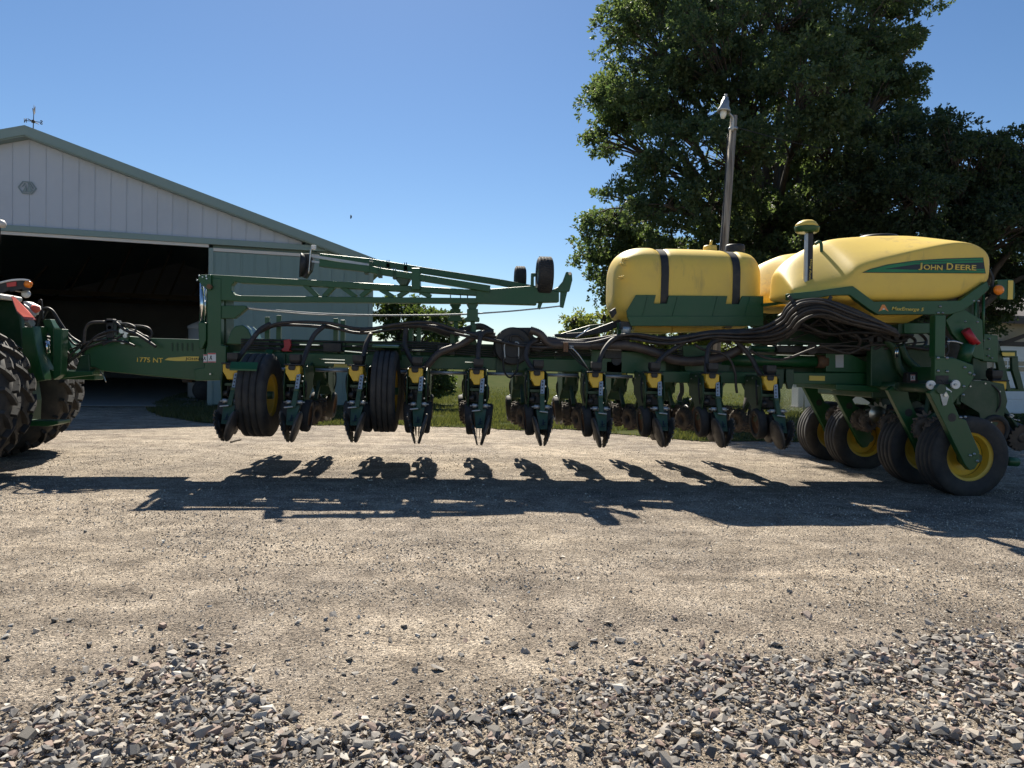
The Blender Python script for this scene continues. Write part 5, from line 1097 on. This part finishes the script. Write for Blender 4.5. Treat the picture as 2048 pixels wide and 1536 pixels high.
# ---------------- transport side plates, posts and wheels
YL = 8.44
XW = P(1946, 920, YL+.1).x
def bolts(lst, Y, r=2.6, parent=None):
    for a, b in lst: MB().lathe([(0,-.022),(r*.55*Y/F_PX,-.022),(r*.55*Y/F_PX,-.012),(r*Y/F_PX,-.01),(r*Y/F_PX,0)], P(a, b, Y), (0,1,0), 10).build('bolt', 'steel', parent or planter)
leg = [(1859,786),(1873,775),(1902,782),(1907,806),(1920,835),(1932,840),(1959,902),(1959,922),(1950,938),(1940,941),(1930,930)]
for i, dy in enumerate((0, .86, 2.35, 3.30)):
    Y0 = YL+dy; lg = [(x, z) for x, z in pz(leg, YL)]
    L = pl(MB().prism(lg, Y0, Y0+.085), 'wheel_leg', 'green', .008)
    hp = P(1904, 835, YL); MB().cyl((hp.x, Y0-.004, hp.z), (hp.x, Y0+.02, hp.z), 9*YL/F_PX, n=24).build('leg_hole_shade', 'black', L)  # solid leg: black disc paints the shade of its hole
    c = Vector((XW, Y0+.31, .485)); ribbed_tyre(c, (0,-1,0), .51, .40, 4, .305, 'transport_wheel')
    pl(MB().cyl((c.x, Y0+.02, c.z), (c.x, Y0+.5, c.z), .06, n=16), 'axle', 'dark_green', 0)
    pl(MB().lathe([(.0,-.02),(.11,-.02),(.12,0),(.12,.04)], (c.x, Y0+.20, c.z), (0,1,0), 24), 'hub_plate', 'dark_green', 0)
    for b in range(8):
        g = b*math.pi/4+.3; pl(MB().cyl((c.x+.09*math.cos(g), Y0+.165, c.z+.09*math.sin(g)), (c.x+.09*math.cos(g), Y0+.185, c.z+.09*math.sin(g)), .012, n=6), 'wheel_nut', 'steel', 0)
    q = P(1880, 778, YL); pl(MB().cyl((q.x, Y0-.03, q.z), (q.x, Y0+.75, q.z), .06, n=16), 'leg_pivot', 'dark_green', 0)
bolts([(1940,911),(1948,908),(1954,922),(1921,835),(1930,834)], YL, 3)
pl(MB().cyl(P(2012,922,YL+.3), P(2034,924,YL+.3), .06, n=14), 'stub_step', 'green', 0)
pl(MB().prism(pz([(1870,714),(1909,716),(1947,730),(1949,754),(1934,777),(1914,797),(1908,806),(1880,800),(1869,785)], YL+.12), YL+.12, YL+.2), 'side_plate', 'green', .008)
pl(MB().prism(pz([(1871,751),(1896,751),(1896,769),(1871,769)], YL+.12), YL+.108, YL+.118), 'plate_opening_shade', 'black', 0)  # black slab on the plate, painted in for the shaded opening
bolts([(1876,716),(1894,716),(1876,742),(1894,743),(1929,735),(1939,746),(1947,750),(1927,773),(1926,790)], YL+.118, 3)
pl(MB().prism(pz([(1871,630),(1892,630),(1890,715),(1870,715)], YL+.25), YL+.25, YL+.37), 'frame_post', 'green', .01)
bolts([(1880,613),(1885,626),(1876,626)], Yf-.002, 2.4)
bolts([(1947,602),(1956,602),(1930,643),(1954,644)], 8.99, 2.2)
pl(MB().prism(pz([(1892,640),(1920,614),(1965,640),(1968,720),(1950,716),(1925,690),(1905,668)], 9.05), 9.05, 9.11), 'gusset_panel', 'green', .008)
pl(MB().prism(pz([(1925,612),(1958,606),(1962,660),(1930,640)], 9.15), 9.15, 9.2), 'gusset_panel', 'dark_green', .008)
for a in (1951, 1967): pl(MB().cyl(P(a,588,9.1), P(a-1,670,9.1), .018, n=8), 'hand_rail', 'green', 0)
rcyl = pl(MB().cyl(P(1931,660,8.98), P(1949,686,8.98), .055, n=16), 'extinguisher', 'red_paint', 0)
MB().cyl(P(1949,678,8.97), P(1957,687,8.97), .03, n=10).build('nozzle', 'red_paint', rcyl)
pl(MB().cyl(P(1936,690,8.95), P(1926,724,8.95), .08, n=20), 'pipe_sleeve', 'green', 0)
pl(MB().tube([P(1893,683,8.95), P(1910,683,8.95), P(1926,688,8.95)], .014, 8), 'fluid_line', 'steel', 0)
pl(MB().tube([P(1893,684,8.9), P(1897,700,8.9), P(1891,712,8.9)], .012, 8), 'fluid_line', 'black', 0)
pl(MB().prism(pz([(1946,712),(1975,712),(1975,760),(1946,760)], 9.3), 9.3, 9.6), 'battery_box', 'dark_green', .012)
pl(MB().prism(pz([(1968,668),(1996,671),(1996,725),(1966,722)], 9.25), 9.25, 9.35), 'ladder_mount', 'green', .008)
bolts([(1966,655),(1966,667),(1967,681),(1978,678),(1977,698),(1983,716),(1976,712)], 9.24, 2)
# chain drive
for (a, b) in ((1863.5,770),(1912.5,769)):
    w = pl(pxcyl(a, b, YL+.04, YL+.075, 9.5, 24), 'sprocket', 'white_paint', .004)
    pxcyl(a, b, YL+.015, YL+.04, 2.4, 10).build('hub', 'galvanised', w)
pl(MB().tube([P(1856,775,YL+.05), P(1880,760,YL+.05), P(1890,768,YL+.05), P(1912,760,YL+.05)], .006, 5), 'drive_chain', 'black', 0)
pl(MB().bar(P(1886,773,YL+.03), P(1902,785,YL+.03), .02, .035, up=(0,0,1)), 'idler_arm', 'white_paint', .006)
pl(MB().prism(pz([(1880,788),(1893,783),(1898,793),(1893,810),(1886,812)], YL-.012), YL-.014, YL-.002), 'link_plate', 'galvanised', .003)
pl(pxcyl(1892, 790, YL-.03, YL-.014, 4, 14), 'link_pin', 'steel', 0)
# spiked residue wheels between the legs
for (a, b, Y) in ((1755,828,10.35),(1692,822,11.3),(1795,842,10.1),(1853,848,9.15)):
    c = P(a, b, Y); w = turned(gear(.185,.125,13,.012,.75), (.15,1,0) if a in (1755,) else (.75,.66,0), c)
    w.lathe([(0,-.03),(.07,-.03),(.10,-.012),(.125,-.006)], c, (.15,1,0) if a in (1755,) else (.75,.66,0), 20); s = w.build('spiked_wheel', 'steel' if a == 1755 else 'disc_steel', planter)
    pl(MB().bar(c+Vector((0,.03,0)), c+Vector((.1,.1,.5)), .05, .06), 'wheel_bracket', 'dark_green', .005)
# row units behind the centre frame
for y in (9.05, 9.81, 10.57, 11.33): place_unit(7.05, y, math.pi/2, UA)
pl(MB().box(6.15, 6.33, 8.7, 12.1, 1.42, 1.60), 'rear_toolbar', 'green', .012)
pl(MB().box(6.6, 7.0, 9.1, 9.7, 1.05, 1.38), 'pump_housing', 'black', .03)
pl(MB().prism(pz([(1922,818),(1970,815),(1990,830),(1994,850),(1975,848),(1930,845)], 9.3), 9.3, 9.5), 'rear_guard', 'dark_green', .012)
# ladder
Yl = 9.3
for (pts) in ([(1985,672),(1994,672),(2003,700),(2022,778),(2006,779),(1992,712),(1984,700)],[(2024,714),(2036,712),(2038,736),(2049,779),(2037,779),(2025,740)]):
    pl(MB().prism(pz(pts, Yl), Yl, Yl+.05), 'ladder_rail', 'dark_green', .006)
pl(MB().prism(pz([(2003,701),(2034,701),(2034,715),(2010,715)], Yl-.03), Yl-.03, Yl+.3), 'ladder_tread', 'dark_green', .006)
pl(MB().prism(pz([(2003,705),(2029,705),(2029,712),(2005,712)], Yl-.031), Yl-.037, Yl-.032), 'reflector', 'decal_yellow', 0)
for (a0, a1, b) in ((2010,2040,740),(2020,2055,780)): pl(MB().prism(pz([(a0,b-3),(a1,b-3),(a1,b+3),(a0,b+3)], Yl), Yl+.051, Yl+.35), 'ladder_tread', 'green', .006)
pl(MB().tube([P(1978,737,Yl), P(1984,737,Yl), P(1985,757,Yl), P(1978,758,Yl)], .012, 6), 'grab_handle', 'black', 0)
pl(MB().tube([P(1972,800,Yl), P(1985,802,Yl), P(1992,815,Yl), P(1990,835,Yl)], .008, 6), 'cable_loop', 'black', 0)
# warning lamp
ql = P(1997, 580, 9.0); rl = 10.5*9/F_PX
wl_ = pl(MB().lathe([(0,-.05),(rl*.5,-.045),(rl*.85,-.03),(rl,-.005),(rl,.02)], ql, (.1,1,0), 24), 'warning_lamp', 'amber', 0)
MB().lathe([(rl*1.02,.0),(rl*1.08,.01),(rl*1.05,.05),(0,.06)], ql, (.1,1,0), 24).build('lamp_back', 'black', wl_)
pl(MB().prism(pz([(1994,560),(2026,559),(2030,566),(2030,596),(2026,600),(2000,598)], 9.12), 9.12, 9.17), 'lamp_bracket', 'green', .01)
pl(MB().prism(pz([(2016,561),(2026,561),(2025,599),(2015,599)], 9.119), 9.113, 9.118), 'reflector', 'decal_yellow', 0)
pl(MB().cyl(P(1972,575,9.15), P(2000,580,9.15), .03, n=8), 'lamp_arm', 'green', 0)
pl(MB().tube([P(1978,540,9.1), P(1985,560,9.1), P(1980,590,9.1)], .02, 8), 'cable_loop', 'black', 0)

# ================================================================== TRACTOR
TR = (-6.55, 10.15); TZ = math.radians(15)
trac = thing('tractor', 'green farm tractor at the left edge, mostly out of frame, pulling the planter', 'tractor', (TR[0], TR[1], 0), TZ)
ex = Vector((math.cos(TZ), math.sin(TZ), 0)); ey = Vector((-ex.y, ex.x, 0)); T0 = Vector((TR[0], TR[1], 0))
def T(x, y, z): return T0+ex*x+ey*y+Vector((0,0,z))
def tp(mb, name, m, bevel=.01, parent=None): return mb.build(name, m, parent or trac, bevel=bevel)
def lug_tyre(c, R, w, n=22, name='rear_wheel'):
    mb = MB(); ax = ey; h = w/2
    mb.lathe([(R*.54,-h*.8),(R*.62,-h*.98),(R*.84,-h*1.0),(R*.93,-h*.86),(R*.945,0),(R*.93,h*.86),(R*.84,h*1.0),(R*.62,h*.98),(R*.54,h*.8)], c, ax, 48)
    for j in range(n):
        for q in (-1, 1):
            g0 = 2*math.pi*(j+.25*q)/n; prev = None
            pts = []
            for k in range(4):
                u = k/3; g = g0+u*.20; o = q*(.015+u*(h*.98)); rr = R*(.975-.05*u*u)
                pts.append(c+ax*o+(ex*math.cos(g)+Vector((0,0,1))*math.sin(g))*rr)
            for k in range(3):
                rd = (pts[k]-c); rd -= ax*rd.dot(ax); mb.bar(pts[k], pts[k+1], .042, .07, up=rd.normalized())
    t = mb.build(name, 'rubber', trac)
    MB().lathe([(R*.56,-h*.82),(R*.53,-h*.6),(R*.5,0),(R*.2,.02),(R*.18,-.06),(0,-.06)], c, ax, 36).lathe([(R*.56,h*.82),(R*.53,h*.6),(R*.5,.03)], c, ax, 36).build('rim', 'yellow', t)
    return t
for y in (-1.62, -.98, .98, 1.62): lug_tyre(T(0, y, .985), 1.0, .50)
for y in (-.95, .95): lug_tyre(T(-3.0, y, .78), .80, .45, 20, 'front_wheel')
tp(MB().cyl(T(0,-1.7,.985), T(0,1.7,.985), .12, n=16), 'rear_axle', 'dark_green', 0)
tp(MB().cyl(T(-3,-.95,.78), T(-3,.95,.78), .10, n=16), 'front_axle', 'dark_green', 0)
def tbox(x0, x1, y0, y1, z0, z1, mb=None):
    mb = mb or MB(); mb.poly([T(x0,y0,z0), T(x1,y0,z0), T(x1,y1,z0), T(x0,y1,z0)], (0,0,z1-z0)); return mb
tp(tbox(-1.2, .55, -.38, .38, .55, 1.45), 'rear_housing', 'dark_green', .03)
tp(tbox(-3.6, -1.2, -.35, .35, .7, 1.2), 'chassis', 'dark_green', .03)
hood = MB(); hood.loft([[T(-1.9,-.45,1.2),T(-1.9,.45,1.2),T(-1.9,.45,2.05),T(-1.9,.3,2.15),T(-1.9,-.3,2.15),T(-1.9,-.45,2.05)],[T(-3.9,-.38,1.2),T(-3.9,.38,1.2),T(-3.9,.36,1.75),T(-3.9,.22,1.86),T(-3.9,-.22,1.86),T(-3.9,-.36,1.75)]], smooth=False); tp(hood, 'hood', 'green', .04)
tp(tbox(-1.9, -.25, -.8, .8, 1.3, 1.75), 'cab_floor', 'green', .03)
tp(tbox(-1.85, -.3, -.78, .78, 1.75, 3.0), 'cab_glass', 'glass', .04)
for (x, y) in ((-1.86,-.79),(-1.86,.79),(-.29,-.79),(-.29,.79)): tp(tbox(x-.05,x+.05,y-.05,y+.05,1.75,3.0), 'cab_pillar', 'black', .01)
tp(tbox(-2.05, -.05, -.9, .9, 3.0, 3.28), 'cab_roof', 'green', .06)
q = P(-2, 446, 9.8); tp(MB().lathe([(0,.05),(.06,.035),(.085,-.01),(.07,-.05),(0,-.06)], q, (0,0,1), 16), 'roof_receiver', 'barn_edge', 0)
tp(MB().cyl(q-Vector((0,0,.25)), q, .02, n=8), 'receiver_post', 'black', 0)
tp(MB().bar(q-Vector((0,0,.25)), T(-.3,-.8,3.1), .04, .04), 'receiver_bracket', 'black', 0)
# hitch frame plates (seen edge-on and lit from behind)
Yx = 9.75
def tpx(pts, Y0, Y1, name, m, bevel=.008): return tp(MB().prism(pz(pts, Y0), Y0, Y1), name, m, bevel)
tpx([(44,655),(66,652),(72,690),(90,760),(60,764),(45,740)], 9.85, 10.02, 'hitch_frame', 'green')
tpx([(66,652),(84,653),(80,672),(84,690),(96,740),(90,745),(76,695),(70,672)], 10.05, 10.22, 'hitch_frame', 'green')
tpx([(84,640),(100,638),(108,655),(108,752),(100,752),(100,672),(92,660)], 10.2, 10.42, 'hitch_frame', 'green')
tpx([(108,657),(125,658),(122,750),(106,760)], 9.95, 10.1, 'lift_plate', 'green')
tpx([(128,672),(136,678),(142,692),(150,706),(146,716),(130,694)], 10.3, 10.5, 'lift_arm', 'green')
tpx([(74,690),(98,690),(98,712),(74,712)], 10.2, 10.5, 'pto_guard', 'black')
tp(MB().cyl(P(93,682,10.1), P(95,706,10.1), .035, n=12), 'lift_rod', 'chrome', 0)
tpx([(30,735),(120,742),(186,742),(186,750),(120,757),(40,752)], 10.1, 10.3, 'lower_link', 'green')
tpx([(38,842),(116,842),(116,848),(96,853),(38,851)], 9.6, 9.9, 'step_bar', 'green')
tpx([(28,752),(60,756),(66,800),(64,846),(30,850)], 9.9, 10.1, 'hitch_drop', 'dark_green')
# near fender with lamp
fnd = MB(); ring_ = []
for (a, b) in ((-70,612),(-40,588),(-10,571),(20,563),(45,561),(60,563)): ring_.append((P(a, b, 9.35), P(a, b, 9.75)))
for i in range(5):
    a0, b0 = ring_[i]; a1, b1 = ring_[i+1]; fnd.add([a0, a1, b1, b0, a0-Vector((0,0,.13)), a1-Vector((0,0,.10)), b1-Vector((0,0,.10)), b0-Vector((0,0,.13))], [(0,1,2,3),(7,6,5,4),(0,4,5,1),(2,6,7,3),(1,5,6,2),(3,7,4,0)])
fe = tp(fnd, 'fender', 'black', 0)
tp(MB().tube([r[0]+Vector((0,-.005,.01)) for r in ring_], .012, 6), 'fender_trim', 'white_paint', 0, fe)
tpx([(13,566),(32,563),(32,572),(14,574)], 9.34, 9.349, 'reflector', 'sticker_red', 0)
tp(MB().lathe([(0,.035),(.025,.03),(.042,.012),(.046,-.03),(0,-.03)], P(58,569,9.34), (1,-.35,-.25), 16), 'turn_lamp', 'amber', 0)
wlp = P(52, 588, 9.5); tp(MB().lathe([(0,-.03),(.035,-.028),(.05,-.01),(.05,.02),(0,.03)], wlp, (.55,-.8,.25), 20), 'work_lamp', 'white_paint', 0)
tp(MB().bar(P(31,582,9.5), wlp+Vector((0,.03,.02)), .02, .012), 'lamp_bracket', 'white_paint', 0)
# far fender with tail lamp
fnd = MB()
for (p0, p1) in (((-40,592),(0,592)),((0,592),(24,597))): fnd.bar(P(*p0,10.6), P(*p1,10.6), .5, .07)
tp(fnd, 'fender', 'barn_edge', .02)
tpx([(-60,600),(26,602),(40,630),(46,680),(44,740),(-60,740)], 10.75, 10.85, 'fender_side', 'dark_green', .02)
tpx([(44,604),(52,602),(70,611),(77,620),(75,628),(70,630),(60,622),(50,612)], 10.35, 10.5, 'lamp_housing', 'white_paint', .015)
tp(MB().lathe([(0,.04),(.04,.035),(.055,.0),(.05,-.05),(0,-.05)], P(72,618,10.34), (.8,-.5,-.15), 16), 'tail_lamp', 'smv_orange', 0)
tpx([(46,607),(56,614),(70,630),(66,634),(56,622)], 10.28, 10.33, 'lamp_trim', 'barn_edge', .008)
# slow-vehicle triangle, turned to the rear
so_ = P(20, 593, 10.0); se = P(70, 640, 9.75); 
tri = [P(a, b, 10.15-(b-592)*.0105) for a, b in ((21,592),(28,592),(58,622),(72,639),(48,637),(33,623))]
nv = (tri[2]-tri[0]).cross(tri[4]-tri[0]).normalized(); nv = nv if nv.y < 0 else -nv
smv = tp(MB().poly(tri, -nv*.012), 'slow_vehicle_triangle', 'smv_border', 0)
cc_ = sum(tri, Vector())/6; tp(MB().poly([cc_+(p-cc_)*.86+nv*.002 for p in tri], nv*.004), 'orange_field', 'smv_orange', 0, smv)
tp(MB().bar(P(55,638,9.8), P(65,652,9.9), .05, .1), 'triangle_bracket', 'galvanised', .006)
tp(MB().tube([P(76,605,10.1), P(82,600,10.1), P(84,615,10.1), P(86,640,10.1)], .012, 6), 'antenna_stalk', 'black', 0)
for k in range(6): tp(MB().tube([P(10+3*k,680+4*k,9.95), P(30,690+6*k,9.95), P(45,700+9*k,10.0)], .014, 6), 'hydraulic_hose', 'black', 0)
bpy.context.view_layer.update()
